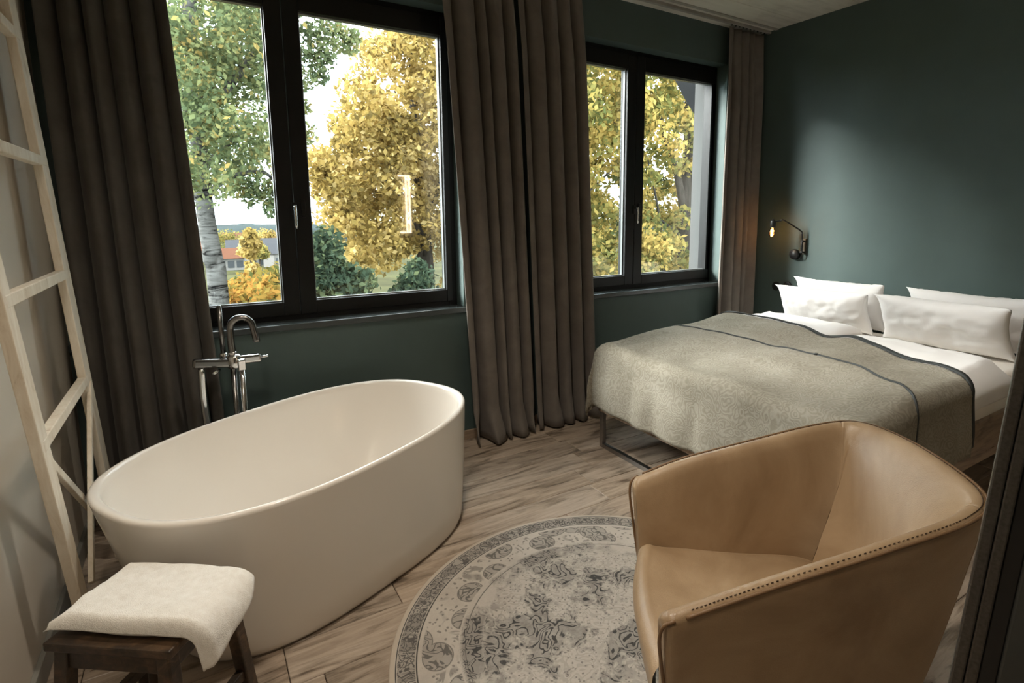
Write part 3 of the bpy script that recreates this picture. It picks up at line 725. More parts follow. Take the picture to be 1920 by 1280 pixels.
# ------------------------------------------------------------------ armchair
def make_chair():
    cen = Vector((1.27, -2.42, 0))
    t = tag(empty('armchair', cen), 'tan leather tub armchair with stitched edges standing on the round rug', 'armchair')
    # rim control points (outer edge, top): near arm front -> back -> far arm front
    C = [(.815, -2.545, .625), (1.03, -2.625, .668), (1.30, -2.735, .725), (1.53, -2.812, .768), (1.655, -2.785, .788), (1.775, -2.62, .800), (1.855, -2.44, .800), (1.855, -2.318, .790), (1.74, -2.235, .768), (1.50, -2.120, .715), (1.33, -2.035, .672), (1.195, -1.985, .630)]
    N = 120; S = spline(C, N)
    tang = [(S[min(i + 1, N - 1)] - S[max(i - 1, 0)]) for i in range(N)]
    nor = []
    for d in tang:
        d = Vector((d.x, d.y, 0)).normalized(); nor.append(Vector((-d.y, d.x, 0)))     # points inwards
    zb_ = .085
    def outer(i, f):   # f 0 bottom 1 top ; taper towards the base
        p = S[i]; k = .70 + .30 * f ** .75; q = cen + (Vector((p.x, p.y, 0)) - cen) * k; return Vector((q.x, q.y, zb_ + (p.z - zb_) * f))
    def inner(i, f):   # f 0 near the seat 1 top
        p = S[i]; k = .86 + .14 * f ** 1.1; tt = i / (N - 1); wb_ = sstep(.22, .38, tt) * (1 - sstep(.60, .76, tt)); q = cen + (Vector((p.x, p.y, 0)) - cen) * k + nor[i] * (.050 + (.030 + .15 * wb_) * (1 - f))
        return Vector((q.x, q.y, .27 + (p.z - .27) * f))
    def section(i, sh=0.):
        top = S[i]; o, n = outer, nor[i]; out = []
        for f in (0, .03, .2, .4, .6, .8, .93): out.append(outer(i, f))
        w = .055
        ro = outer(i, .975); out.append(ro); T = Vector((top.x, top.y, top.z))
        out += [T + n * .006 + Vector((0, 0, .0)), T + n * .018 + Vector((0, 0, .006)), T + n * .034 + Vector((0, 0, .005)), T + n * .047 + Vector((0, 0, -.006))]
        for f in (.93, .8, .6, .4, .2, .0): out.append(inner(i, f))
        out.append(cen + (Vector((outer(i, 0).x, outer(i, 0).y, 0)) - cen) * .9 + Vector((0, 0, zb_)))
        if sh:
            c = sum(out, Vector()) / len(out)
            c2 = Vector((c.x, c.y, 0))
            out = [Vector((c.x + (p.x - c.x) * (1 - sh * .8), c.y + (p.y - c.y) * (1 - sh * .8), p.z - sh * .030 * (p.z - zb_) / .6)) for p in out]
        return out
    def shell(name, i0, i1, end0, end1):
        secs = []; idx = list(range(i0, i1 + 1))
        def rounded(i, dirn, deep):
            rs = []
            for k in range(5):
                a = k / 4 * math.pi / 2; s = 1 - math.cos(math.pi / 2 - a)
                ss = (1 - math.sin(a + 1e-9)); adv = deep * math.cos(math.pi / 2 - a) 
                sec = section(i, .55 * (1 - math.sin(math.acos(max(0, 1 - 1.0 * (1 - k / 4))))) if False else 0)
                rs.append((k / 4, sec))
            return rs
        M_ = [section(i) for i in idx]
        def cap(base, d, deep, shrink):
            res = []
            for a in (15, 35, 55, 75, 90):
                r = math.radians(a); s = math.sin(r); c_ = math.cos(r)
                g = sum(base, Vector()) / len(base)
                sec = []
                for p in base:
                    k = 1 - shrink * (1 - c_)
                    q = Vector((g.x + (p.x - g.x) * k, g.y + (p.y - g.y) * k, p.z - (1 - c_) * deep * 1.1 * max(0, (p.z - .3)) / .3)) + d * deep * s
                    sec.append(q)
                res.append(sec)
            return res
        d0 = -Vector((tang[i0].x, tang[i0].y, 0)).normalized(); d1 = Vector((tang[i1].x, tang[i1].y, 0)).normalized()
        A = cap(M_[0], d0, end0, .75 if end0 > .01 else .12)[::-1]; B = cap(M_[-1], d1, end1, .75 if end1 > .01 else .12)
        rows = A + M_ + B; n = len(rows[0]); V = [v for r in rows for v in r]; Fc = []
        for i in range(len(rows) - 1):
            for k in range(n):
                a, b = i * n + k, i * n + (k + 1) % n; Fc.append((a, b, b + n, a + n))
        Fc.append(tuple(range(n))); Fc.append(tuple((len(rows) - 1) * n + k for k in range(n)))
        return mesh(name, V, Fc, M['leather'], t)
    ia, ib = int(N * .315), int(N * .655)
    shell('armrest', 0, ia - 1, .045, .004); shell('backrest', ia, ib, .004, .004); shell('armrest', ib + 1, N - 1, .004, .045)
    # stitched piping just outside the rim
    tube('piping', [S[i] + nor[i] * .002 + Vector((0, 0, .000)) for i in range(1, N - 1)], .0042, M['stitch'], t, 8)
    for i, sg in ((0, -1), (N - 1, 1)):
        d = Vector((tang[i].x, tang[i].y, 0)).normalized() * sg
        P = [S[i] + nor[i] * .004 + d * .004, S[i] + nor[i] * .010 + d * .028 + Vector((0, 0, -.014)), outer(i, .93) + nor[i] * .013 + d * .040 + Vector((0, 0, -.012))] + [outer(i, f) + nor[i] * .013 + d * .043 for f in (.8, .6, .4, .2, .05)]
        tube('piping', spline(P, 30), .0042, M['stitch'], t, 8)
    # stitches
    L = []
    for i in range(2, N - 3):
        for f in (.0, .5):
            p = S[i].lerp(S[i + 1], f) + nor[i] * .014 + Vector((0, 0, .0055)); d = (S[i + 1] - S[i]).normalized()
            L.append(tube_data([p - d * .0028, p + d * .0028], .0013, 4))
    v, f = join_data(L); o = mesh('stitches', v, f, M['thread'], t); o['kind'] = 'stuff'
    # seat: a patch spanned by the inner faces of the arms and back, rolling over the front
    def inn(f, out=.012):
        x = f * (N - 1); k = min(int(x), N - 2); p = inner(k, .22).lerp(inner(k + 1, .22), x - k); return Vector((p.x, p.y, 0)) - nor[k] * out
    n0, n1 = inn(0), inn(1); fd = Vector((-(n1 - n0).y, (n1 - n0).x, 0)).normalized()
    if fd.dot(n0 - cen) < 0: fd = -fd
    K, J, zs, rows = 30, 26, .430, []
    for k in range(K + 1):
        s = k / K; row = []
        F = n0.lerp(n1, s) + fd * (.018 + .030 * math.sin(math.pi * s)); Bk = inn(.33 + .33 * s)
        for j in range(J + 1):
            q = j / J
            Lp, Rp = inn(.33 * (1 - q)), inn(.66 + .34 * q)
            Lf, Rf = n0 + fd * .018, n1 + fd * .018
            Lp = Lp.lerp(Lf, q ** 6); Rp = Rp.lerp(Rf, q ** 6)
            bil = (inn(.33) * (1 - s) + inn(.66) * s) * (1 - q) + (Lf * (1 - s) + Rf * s) * q
            p = Lp * (1 - s) + Rp * s + Bk * (1 - q) + F * q - bil
            sd = math.sin(math.pi * s) ** .6
            row.append(Vector((p.x, p.y, .335 + .115 * q ** .9 - .012 * (1 - sd) + .020 * sd * math.sin(math.pi * min(1., q * .85 + .12)))))
        ze = row[-1].z
        for a in (20, 45, 70, 90):
            r = math.radians(a); row.append(Vector((F.x, F.y, 0)) + fd * .038 * math.sin(r) + (n0 - n1).normalized() * (.016 * (1 - 2 * s) ** 3) * (a / 90) + Vector((0, 0, ze - .045 * (1 - math.cos(r)))))
        e = row[-1]
        kk = lambda z: .70 + .30 * max(0, (z - .085) / .545) ** .75
        sd_ = (n0 - n1).normalized() * (.030 * (1 - 2 * s) ** 3)
        for z in (.35, .29, .22, .15, .09):
            q_ = cen + (Vector((e.x, e.y, 0)) - cen) * (kk(z) / kk(.40)) + sd_ * min(1, (.40 - z) / .08); row.append(Vector((q_.x, q_.y, z)))
        rows.append(row)
    grid_mesh('seat', rows, M['leather'], t)
    lathe('swivel_base', [(.20, 0), (.205, .006), (.19, .016), (.04, .03), (.035, .09)], (cen.x, cen.y, .0125), (0, 0, 1), M['black_lamp'], t, 32)
    # underside of the body
    V = [outer(int(k / 39 * (N - 1)), 0) for k in range(40)]; mesh('underside', V, [tuple(range(40))], M['leather'], t, False)
make_chair()

# ------------------------------------------------------------------ bed
BX0, BX1, BY0, BY1 = 2.118, 4.205, -2.215, -.560
def make_bed():
    t = tag(empty('bed', (3.1, -1.39, 0)), 'wide bed frame of rustic wood boards on steel hoop legs', 'bed')
    z0, z1 = .235, .455
    box('side_board', (BX0, BY0, z0), (BX1, BY0 + .035, z1), M['bedwood'], t, .004)
    box('side_board', (BX0, BY1 - .035, z0), (BX1, BY1, z1), M['bedwood'], t, .004)
    box('foot_board', (BX0, BY0 + .035, z0), (BX0 + .035, BY1 - .035, z1), M['bedwood'], t, .004)
    box('head_board', (BX1 - .03, BY0 + .035, z0), (BX1, BY1 - .035, z1), M['bedwood'], t, .004)
    box('slat_base', (BX0 + .036, BY0 + .036, .34), (BX1 - .031, BY1 - .036, .36), M['bedwood'], t, .002)
    for x in (BX0 + .014, BX1 - .10):
        l = box('leg', (x - .014, BY1 - .046, 0), (x + .016, BY1 - .016, z0), M['steel'], t, .002)
        box('leg', (x - .014, BY0 + .016, 0), (x + .016, BY0 + .046, z0), M['steel'], t, .002)
        box('runner', (x - .014, BY0 + .046, 0), (x + .016, BY1 - .046, .028), M['steel'], t, .002)
make_bed()
MT = .640
def softbox(name, lo, hi, r, mat, parent=None, seed=0, amp=.004, cells=(40, 34)):
    """rounded slab with a wrinkled top"""
    lo, hi = Vector(lo), Vector(hi); c = (lo + hi) / 2; h = (hi - lo) / 2; P = []
    NU, NV = cells; rows = []
    bm = bmesh.new(); add_box(bm, lo, hi, None, r, 4)
    bmesh.ops.subdivide_edges(bm, edges=[e for e in bm.edges if e.calc_length() > .12], cuts=10, use_grid_fill=True)
    bm.normal_update()
    for v in bm.verts:
        d = nz(v.co.x * 6 + seed, v.co.y * 6, v.co.z * 6) * amp + nz(v.co.x * 15, v.co.y * 15 + seed, v.co.z * 15) * amp * .5
        v.co += v.normal * d
    return bm_obj(name, bm, mat, parent, True)
mt = softbox('mattress', (BX0 + .04, BY0 + .028, .372), (BX1 - .034, BY1 - .03, MT), .045, M['sheet'], None, 2, .004)
tag(mt, 'mattress in a cream fitted sheet lying in the wooden bed frame', 'mattress')

def bed_top(x, y):
    """height of the bedding surface over the mattress"""
    gap = .030 * math.exp(-((y + 1.36) / .10) ** 2) * sstep(2.6, 3.2, x)
    crown = .055 * sstep(2.15, 2.75, x)
    puff = .020 * nz(x * 2.1, y * 2.1, 4.) + .010 * nz(x * 5, y * 5, 1.)
    lift = .04 * sstep(2.9, 3.3, x)
    return MT + .018 + crown + puff - gap + lift + .012
# duvets: slabs whose upper surface follows bed_top
def duvet(label, y0, y1, x0, x1, over0, over1, seed):
    NU, NV = 54, 40; top, bot = [], []
    for i in range(NU + 1):
        a = i / NU; rt, rb = [], []
        for j in range(NV + 1):
            b = j / NV; xe = x1 + .05 * nz(b * 3 + seed, 2.2); x = x0 + (xe - x0) * a; y = y0 + (y1 - y0) * b
            e = min(a * 14 if False else 1, (1 - a) / .07, b / .09, (1 - b) / .09, 1); e = max(0, e); rnd = math.sqrt(1 - (1 - min(1, e)) ** 2)
            zt_ = bed_top(x, y) - .012 + (.014 * nz(x * 4 + seed, y * 4, 9.) + .006 * nz(x * 14, y * 14, seed)) * sstep(3.05, 3.4, x)
            zb0 = MT + .006
            if y < BY0 + .06: k = (BY0 + .06 - y); zb0 -= k * 1.1; zt_ -= k * .75
            zm = (zt_ + zb0) / 2; 
            rt.append((x, y, zm + (zt_ - zm) * rnd)); rb.append((x, y, zb0 + (zm - zb0) * (1 - rnd)))
        top.append(rt); bot.append(rb)
    n = (NU + 1) * (NV + 1); V = [v for r in top for v in r] + [v for r in bot for v in r]; Fc = []
    ix = lambda i, j: i * (NV + 1) + j
    for i in range(NU):
        for j in range(NV):
            Fc.append((ix(i, j), ix(i + 1, j), ix(i + 1, j + 1), ix(i, j + 1))); Fc.append((n + ix(i, j), n + ix(i, j + 1), n + ix(i + 1, j + 1), n + ix(i + 1, j)))
    bd = [ix(i, 0) for i in range(NU + 1)] + [ix(NU, j) for j in range(1, NV + 1)] + [ix(i, NV) for i in range(NU - 1, -1, -1)] + [ix(0, j) for j in range(NV - 1, 0, -1)]
    for k in range(len(bd)): a, b = bd[k], bd[(k + 1) % len(bd)]; Fc.append((a, b, n + b, n + a))
    return tag(mesh('duvet', V, Fc, M['linen']), label, 'duvet', 'white duvets under the bedspread')
duvet('white duvet on the window side of the bed', -1.335, -.60, 2.35, 3.78, 0, 0, 3)
duvet('white duvet on the near side of the bed, its end by the cream mattress', -2.27, -1.365, 2.35, 3.53, 0, 0, 8)

def make_spread():
    t = tag(empty('bedspread', (2.7, -1.39, MT)), 'taupe patterned bedspread with dark piping draped over the foot of the bed', 'bedspread')
    def curve(pts, y):
        pts = sorted(pts); 
        if y <= pts[0][0]: return pts[0][1]
        for (a, b), (c, d) in zip(pts, pts[1:]):
            if y <= c: s = (y - a) / (c - a); s = s * s * (3 - 2 * s); return b + (d - b) * s
        return pts[-1][1]
    l1 = [(-2.75, 2.44), (-2.30, 2.46), (-2.10, 2.62), (-1.78, 2.76), (-1.31, 2.80), (-.87, 2.80), (-.45, 2.74)]
    l2 = [(-2.75, 2.96), (-2.30, 2.96), (-2.04, 3.06), (-1.50, 3.22), (-.95, 3.32), (-.45, 3.22)]
    fx, ny, fy = BX0 - .018, BY0 - .055, BY1 + .012
    R_ = .07
    def place(a, b, extra=0.):
        """a: unfolded x (may be < fx: hangs over the foot); b: unfolded y (beyond ny or fy hangs over a side)"""
        da = max(0, fx + R_ - a); dn = max(0, (ny + R_) - b); df = max(0, b - (fy - R_))
        def fold(d):   # distance past the fold line -> (outward, down)
            q = R_ * math.pi / 2
            if d < q: s = d / R_; return R_ * math.sin(s), R_ * (1 - math.cos(s))
            return R_, R_ + (d - q)
        oa, va = fold(da); on, vn = fold(dn); of, vf = fold(df)
        x = a + da - oa; y = b + dn - on - df + of
        xs, ys = max(a, fx + R_), min(max(b, ny + R_), fy - R_)
        ztop = bed_top(max(xs, 2.13), ys) + .012
        side = max(vn, vf); down = max(va, side); both = min(va, side)
        z = ztop - down
        hang = sstep(.05, .30, down)
        if both > .01:
            k = min(both, .30); z -= .22 * k; x -= .07 * k; y += (-.12 * k if vn > vf else .12 * k)
        wr = (.018 * math.sin(b * 11 + 2.5 * nz(b * 3, 1.)) + .010 * nz(b * 7, a * 2)) * hang if va >= side else 0
        x -= abs(wr) * 1.2 + .006 * hang
        ws = (.013 * math.sin(a * 15 + 1.) + .008 * nz(a * 7, 4.)) * hang if side > va else 0
        y += (-abs(ws) - .008 * hang) if vn >= vf else (abs(ws) + .006 * hang)
        z += .005 * nz(a * 6, b * 6, 2.) + extra
        return Vector((x, y, z))
    NB = 110; b0, b1 = ny - .33, fy + .40
    def panel(name, fa0, fa1, NA, extra=0., slit=0.):
        P = []
        for i in range(NA + 1):
            s = i / NA; row = []
            for j in range(NB + 1):
                b = b0 + (b1 - b0) * j / NB; a = fa0(b) + (fa1(b) - fa0(b)) * s
                e = extra
                row.append(place(a, b, e))
            P.append(row)
        return grid_mesh(name, P, M['spread'], t, .007)
    A0 = lambda b: fx - .375 + .02 * nz(b * 2, 7.)
    A1 = lambda b: curve(l1, b); A2 = lambda b: curve(l2, b)
    slit = lambda b: .030 * sstep(0, .22, (ny - .06) - b)
    panel('lower_panel', A0, lambda b: A1(b) - slit(b) * .5, 60)
    panel('upper_panel', lambda b: A1(b) + .004 + slit(b) * .5, A2, 36, -.002)
    bs = [b0 + (b1 - b0) * j / 160 for j in range(161)]
    tube('piping', [place(A1(b) - slit(b) * .5, b, .004) for b in bs], .0065, M['piping'], t, 8)
    bb = [b for b in bs if b > b0 + .02]
    P = [[place(A2(b) + w, b, .007) for w in (-.004, .012, .026)] for b in bb]
    grid_mesh('edge_band', P, M['piping'], t, .006)
    lathe('button', [(.012, 0), (.011, .006), (.001, .008)], place(2.77, -1.62, .006), (0, 0, 1), M['piping'], t, 14)
make_spread()

def pillow(label, cen, w, h, th, tilt, yaw, seed, zlow=None):
    NU, NV = 44, 34; rs = random.Random(seed); P = [[], []]
    rot = Matrix.Rotation(yaw, 4, 'Z') @ Matrix.Rotation(-tilt, 4, 'Y')
    # local: x thickness, y width, z height ; front faces -x
    for side in (0, 1):
        for i in range(NU + 1):
            u = -1 + 2 * i / NU; row = []
            for j in range(NV + 1):
                v = -1 + 2 * j / NV
                yy = w / 2 * u * (1 - .075 * (1 - abs(v) ** 2.2) * abs(u) ** 3); zz = h / 2 * v * (1 - .10 * (1 - abs(u) ** 2.2) * abs(v) ** 3)
                # floppy ears
                corner = (abs(u) ** 8) * (abs(v) ** 8)
                tt = th / 2 * ((1 - abs(u) ** 2.6) ** .55) * ((1 - abs(v) ** 2.6) ** .55)
                wr = .012 * nz(u * 2.6 + seed, v * 2.6, seed) + .007 * nz(u * 7, v * 4 + seed, 2.) + .004 * nz(u * 13 + v * 6, v * 5, seed)
                k = 1 if side == 0 else -1
                xx = -k * (tt + wr * (tt / (th / 2))) + .012 * nz(u * 1.5, v * 1.5, seed + 5.) - .018 * corner
                tuck = .010 * abs(nz(u * 9, seed, v * 2)) * (abs(v) ** 6)
                row.append(Vector((xx, yy, zz - math.copysign(tuck, v))))
            P[side].append(row)
    n = (NU + 1) * (NV + 1); V = [v for s in P for r in s for v in r]; Fc = []
    ix = lambda i, j: i * (NV + 1) + j
    for i in range(NU):
        for j in range(NV):
            Fc.append((ix(i, j), ix(i + 1, j), ix(i + 1, j + 1), ix(i, j + 1))); Fc.append((n + ix(i, j), n + ix(i, j + 1), n + ix(i + 1, j + 1), n + ix(i + 1, j)))
    V = [rot @ v for v in V]
    lowest = min(v.z for v in V); c = Vector(cen); 
    if zlow is not None: c.z = zlow - lowest
    V = [v + c for v in V]
    o = mesh('pillow', V, Fc, M['linen'])
    bm = bmesh.new(); bm.from_mesh(o.data); bmesh.ops.remove_doubles(bm, verts=bm.verts, dist=.0005); bmesh.ops.recalc_face_normals(bm, faces=bm.faces); bm.to_mesh(o.data); bm.free()
    return tag(o, label, 'pillow', 'white pillows against the green wall')
pillow('rear white pillow on the window side, upright against the green wall', (4.085, -.965, 0), .70, .37, .15, math.radians(14), 0, 4, MT + .004)
pillow('front white pillow on the window side, leaning on another pillow', (3.90, -.955, 0), .70, .33, .16, math.radians(24), .05, 7, MT + .004)
pillow('rear white pillow on the near side, upright against the green wall', (4.085, -1.84, 0), .76, .375, .15, math.radians(14), 0, 12, MT + .004)
pillow('front white pillow on the near side, leaning on another pillow', (3.88, -1.745, 0), .76, .355, .17, math.radians(24), -.03, 15, MT + .004)

# ------------------------------------------------------------------ wall lamp, sockets
def make_lamp():
    X = XR
    base = bx(1508, 462, X); t = tag(empty('wall_lamp', base), 'black wall lamp with swivel arm and glowing bare bulb above the bed', 'lamp')
    y, z = base.y, base.z
    box('wall_plate', (X - .008, y - .022, z - .065), (X, y + .022, z + .065), M['brass_dark'], t, .002)
    for s in (-1, 1): box('bracket_lug', (X - .045, y - .012, z + s * .045 - .006), (X - .006, y + .012, z + s * .045 + .006), M['black_lamp'], t, .002)
    tube('pivot', [(X - .036, y, z - .058), (X - .036, y, z + .06)], .009, M['black_lamp'], t, 12)
    xb = X - .20
    e1 = Vector((X - .04, y + .002, z + .12)); e2 = bx(1468, 413, X - .15)
    hd = bx(1450, 414, xb); bb = bx(1446, 447, xb)
    tube('arm', spline([(X - .036, y, z + .05), e1 - Vector((0, 0, .02)), e1 + Vector((-.01, .012, .012)), e2 - Vector((0, .01, .0)), e2 + Vector((-.015, .012, -.004)), hd + Vector((.0, -.016, -.004))], 40), .0062, M['black_lamp'], t, 10)
    d = (bb - hd).normalized()
    so = lathe('socket', [(.006, -.016), (.008, -.006), (.020, -.002), (.023, .006), (.023, .052), (.020, .056), (.015, .057)], hd, d, M['black_lamp'], t, 24)
    bu = lathe('bulb', [(.013, 0), (.015, .012), (.021, .026), (.0255, .042), (.025, .056), (.018, .070), (.009, .077), (.001, .079)], hd + d * .054, d, M['bulb'], t, 24)
    L = []
    for k in range(4):
        a = k * math.pi / 2; o_ = Vector((math.cos(a), math.sin(a), 0)) * .007
        L.append(tube_data([hd + d * .068 + o_ * .6, hd + d * .120 + o_], .0016, 6))
    v, f = join_data(L); mesh('filament', v, f, M['filament'], bu)
    lp_ = bpy.data.lights.new('bulb_light', 'POINT'); lo = bpy.data.objects.new('bulb_light', lp_); COL.objects.link(lo); lo.location = hd + d * .095
    lp_.energy = .38; lp_.color = (1, .62, .32); lp_.shadow_soft_size = .02; lo.parent = t; lo.matrix_parent_inverse = WM[t.name].inverted()
    k = bx(1486, 477, X - .05); knob = Vector((X, k.y, k.z))
    lathe('switch_dial', [(.038, 0), (.042, .006), (.042, .034), (.039, .040), (.001, .041)], knob, (-1, 0, 0), M['black_lamp'], t, 32)
    tube('cable', spline([(X - .036, y, z - .05), (X - .03, y - .0, z - .085), (X - .018, y + .03, z - .105), knob + Vector((-.015, -.03, -.01))], 20), .004, M['black_lamp'], t, 8)
make_lamp()
for u, lab in ((1456, 'round black wall socket below the lamp, the one nearer the curtain'), (1477, 'round black wall socket below the lamp, half hidden by the rear pillow')):
    c = bx(u, 536, XR); t = tag(empty('wall_socket', c), lab, 'socket', 'round wall sockets')
    lathe('cover_ring', [(.038, 0), (.040, .004), (.038, .010), (.030, .011)], c, (-1, 0, 0), M['black_lamp'], t, 28)
    lathe('socket_insert', [(.029, .0105), (.027, .012), (.022, .012), (.020, .0108)], c, (-1, 0, 0), M['piping'], t, 28)

# ------------------------------------------------------------------ half-open dark door at the right edge
def make_door():
    n = ray(1850, 900); n = Vector((n.x, n.y, 0)).normalized(); D = 1.12
    rt = Vector((n.y, -n.x, 0))
    def onp(u, v): d = ray(u, v); return CAM + d * (D / d.dot(n))
    a, b = onp(1912, 640), onp(1779, 1280); d = (a - b).normalized()
    z0 = b + d * ((.004 - b.z) / d.z); z1 = b + d * ((2.15 - b.z) / d.z)
    t = tag(empty('door_1', z0), kind='structure')
    X = (rt - d * rt.dot(d)).normalized(); Yv = n
    L = (z1 - z0).length
    m = Matrix(((d.x, X.x, Yv.x, z0.x), (d.y, X.y, Yv.y, z0.y), (d.z, X.z, Yv.z, z0.z), (0, 0, 0, 1)))
    # local x: up, y: rightwards, z: away from the camera
    fr = simple('brushed_door_profile', (.105, .098, .088), .4, .6, var=.25, vscale=12, stretch=(.4, 14, 14))
    pn = simple('grey_green_door_panel', (.052, .056, .053), .6, var=.12, vscale=4)
    box('edge_profile', (0, 0, 0), (L, .018, .04), fr, t, .003, m)
    box('edge_profile', (0, .019, .002), (L, .036, .04), fr, t, .003, m)
    box('seal', (0, .036, .008), (L, .060, .036), M['black_lamp'], t, .002, m)
    box('door_panel', (0, .060, .002), (L, .168, .034), pn, t, .004, m)
    box('door_panel', (0, .174, .002), (L, .62, .034), pn, t, .004, m)
    box('seal', (0, .168, .010), (L, .174, .034), M['black_lamp'], t, .001, m)
make_door()

# ------------------------------------------------------------------ lit mirror behind the camera (its glow shows in the window glass)
def make_mirror():
    yv = 2 * (FY + .052) - (YB + .02)       # virtual depth behind the pane
    pts = [by(u, v, yv) for u, v in ((748, 328), (768, 328), (772, 437), (750, 437))]
    Y = YB + .02; xr = (pts[1].x + pts[2].x) / 2; xl = (pts[0].x + pts[3].x) / 2; zt, zb = (pts[0].z + pts[1].z) / 2, (pts[2].z + pts[3].z) / 2
    t = tag(empty('light_frame', (xl, Y, zb)), 'glowing square-bracket light strip on the rear wall, mirrored in the first window', 'lamp')
    w = .025
    box('light_bar', (xl, Y, zt - w), (xr, Y + .02, zt), M['led'], t, .003); box('light_bar', (xl, Y, zb), (xr, Y + .02, zb + w), M['led'], t, .003)
    box('light_bar', (xr - w, Y, zb + w), (xr, Y + .02, zt - w), M['led'], t, .003); box('light_bar', (xr - .050 - w, Y, zb + w), (xr - .050, Y + .02, zt - w), M['led'], t, .003)  # second upright is added to imitate the doubled reflection of the glazing
make_mirror()

# ------------------------------------------------------------------ outside
bra = tag(empty('window_awning', bx(1278, 160, 3.93)), 'dark angled metal bracket outside the top of the second window', 'awning')
p = [bx(1268, 150, 3.95), bx(1304, 156, 3.95), bx(1303, 215, 3.95), bx(1290, 192, 3.95)]
p[1].y = p[2].y = WT - .004
V = [q + Vector((s, 0, 0)) for s in (-.02, .02) for q in p]; mesh('bracket_sheet', V, [(0, 1, 2, 3), (7, 6, 5, 4)] + [(i, (i + 1) % 4, (i + 1) % 4 + 4, i + 4) for i in range(4)], M['ext_dark'], bra, False)

def leaves(name, centers, radii, per, size, mat, parent, tint=(.5, .25), flat=1., seed=0, droop=0.):
    rg = np.random.default_rng(seed); centers = np.array(centers, float); radii = np.array(radii, float)
    n = len(centers) * per; c = np.repeat(centers, per, 0); r = np.repeat(radii, per)
    off = rg.normal(size=(n, 3)); off /= np.linalg.norm(off, axis=1)[:, None]; off *= (rg.random(n) ** .45)[:, None] * r[:, None]; off[:, 2] *= flat
    p = c + off
    if droop: p[:, 2] -= droop * (off[:, 0] ** 2 + off[:, 1] ** 2) / np.maximum(r, .01)
    a = rg.normal(size=(n, 3)); a /= np.linalg.norm(a, axis=1)[:, None]; b = np.cross(a, rg.normal(size=(n, 3))); b /= np.linalg.norm(b, axis=1)[:, None]
    s = size * rg.uniform(.6, 1.35, n)[:, None]
    V = np.empty((n, 4, 3)); V[:, 0] = p - a * s * .62; V[:, 1] = p + b * s * .36 - a * s * .05; V[:, 2] = p + a * s * .62; V[:, 3] = p - b * s * .36 - a * s * .05
    me = bpy.data.meshes.new(name); me.vertices.add(n * 4); me.vertices.foreach_set('co', V.ravel())
    me.loops.add(n * 4); me.loops.foreach_set('vertex_index', np.arange(n * 4)); me.polygons.add(n)
    me.polygons.foreach_set('loop_start', np.arange(n) * 4); me.polygons.foreach_set('loop_total', np.full(n, 4))
    ct = np.repeat(rg.normal(0, .16, len(centers)), per)
    t = np.clip(rg.normal(tint[0], tint[1], n) + ct, 0, 1)
    at = me.attributes.new('tint', 'FLOAT', 'FACE'); at.data.foreach_set('value', t.astype(np.float32)); me.update(); me.validate()
    o = link(name, me, mat, parent); o['kind'] = 'stuff'; return o
def poly_pts(poly, n, rg):
    P = np.array(poly, float); lo, hi = P.min(0), P.max(0); out = []
    while len(out) < n:
        u, v = rg.uniform(lo, hi); ins = False
        for i in range(len(P)):
            (x1, y1), (x2, y2) = P[i], P[i - 1]
            if (y1 > v) != (y2 > v) and u < (x2 - x1) * (v - y1) / (y2 - y1) + x1: ins = not ins
        if ins: out.append((u, v))
    return out
GZ = -4.2
ground = tag(empty('ground', (0, 30, GZ)), kind='structure')
def terrain():
    P = []; ys = [1.2, 5, 10, 16, 24, 36, 55, 80, 120, 180, 260, 380, 560]
    for i in range(41):
        row = []
        for y in ys:
            x = (-1.2 + 2.6 * i / 40) * (y + 8) + 2
            z = GZ - .06 * (y - 1.2) - .00000 * y if y < 60 else GZ - 3.5 - .02 * (y - 60)
            z += .4 * nz(x * .05, y * .05) * min(1, y / 30); row.append((x, y, z))
        P.append(row)
    grid_mesh('meadow', P, M['meadow'], ground)
terrain()
# wooded ridge on the horizon
P = []
for i in range(160):
    x = -520 + i * 9.; row = []
    for k, (y, z) in enumerate(((300, -24), (312, -11.), (330, -7.), (420, -5.5))):
        row.append((x, y, z + (3.2 * nz(x * .012, 3.) + 1.6 * nz(x * .09, k * 3.)) * (k > 0)))
    P.append(row)
tag(grid_mesh('forest_ridge', P, M['forest']), 'dark wooded ridge along the far horizon', 'forest', kind='stuff')

def tree(name, label, trunk, r0_, r1_, branches, bark, group='trees outside the windows'):
    base = trunk[0]; t = tag(empty(name, base), label, 'tree', group)
    L = [tube_data(spline(trunk, 26), list(np.linspace(r0_, r1_, 26)), 10)]
    v, f = join_data(L); tr = mesh('trunk', v, f, bark, t)
    L = [tube_data(spline(b[0], 12), list(np.linspace(b[1], b[1] * .35, 12)), 7) for b in branches]
    if L: v, f = join_data(L); mesh('branches', v, f, bark, t)
    return t
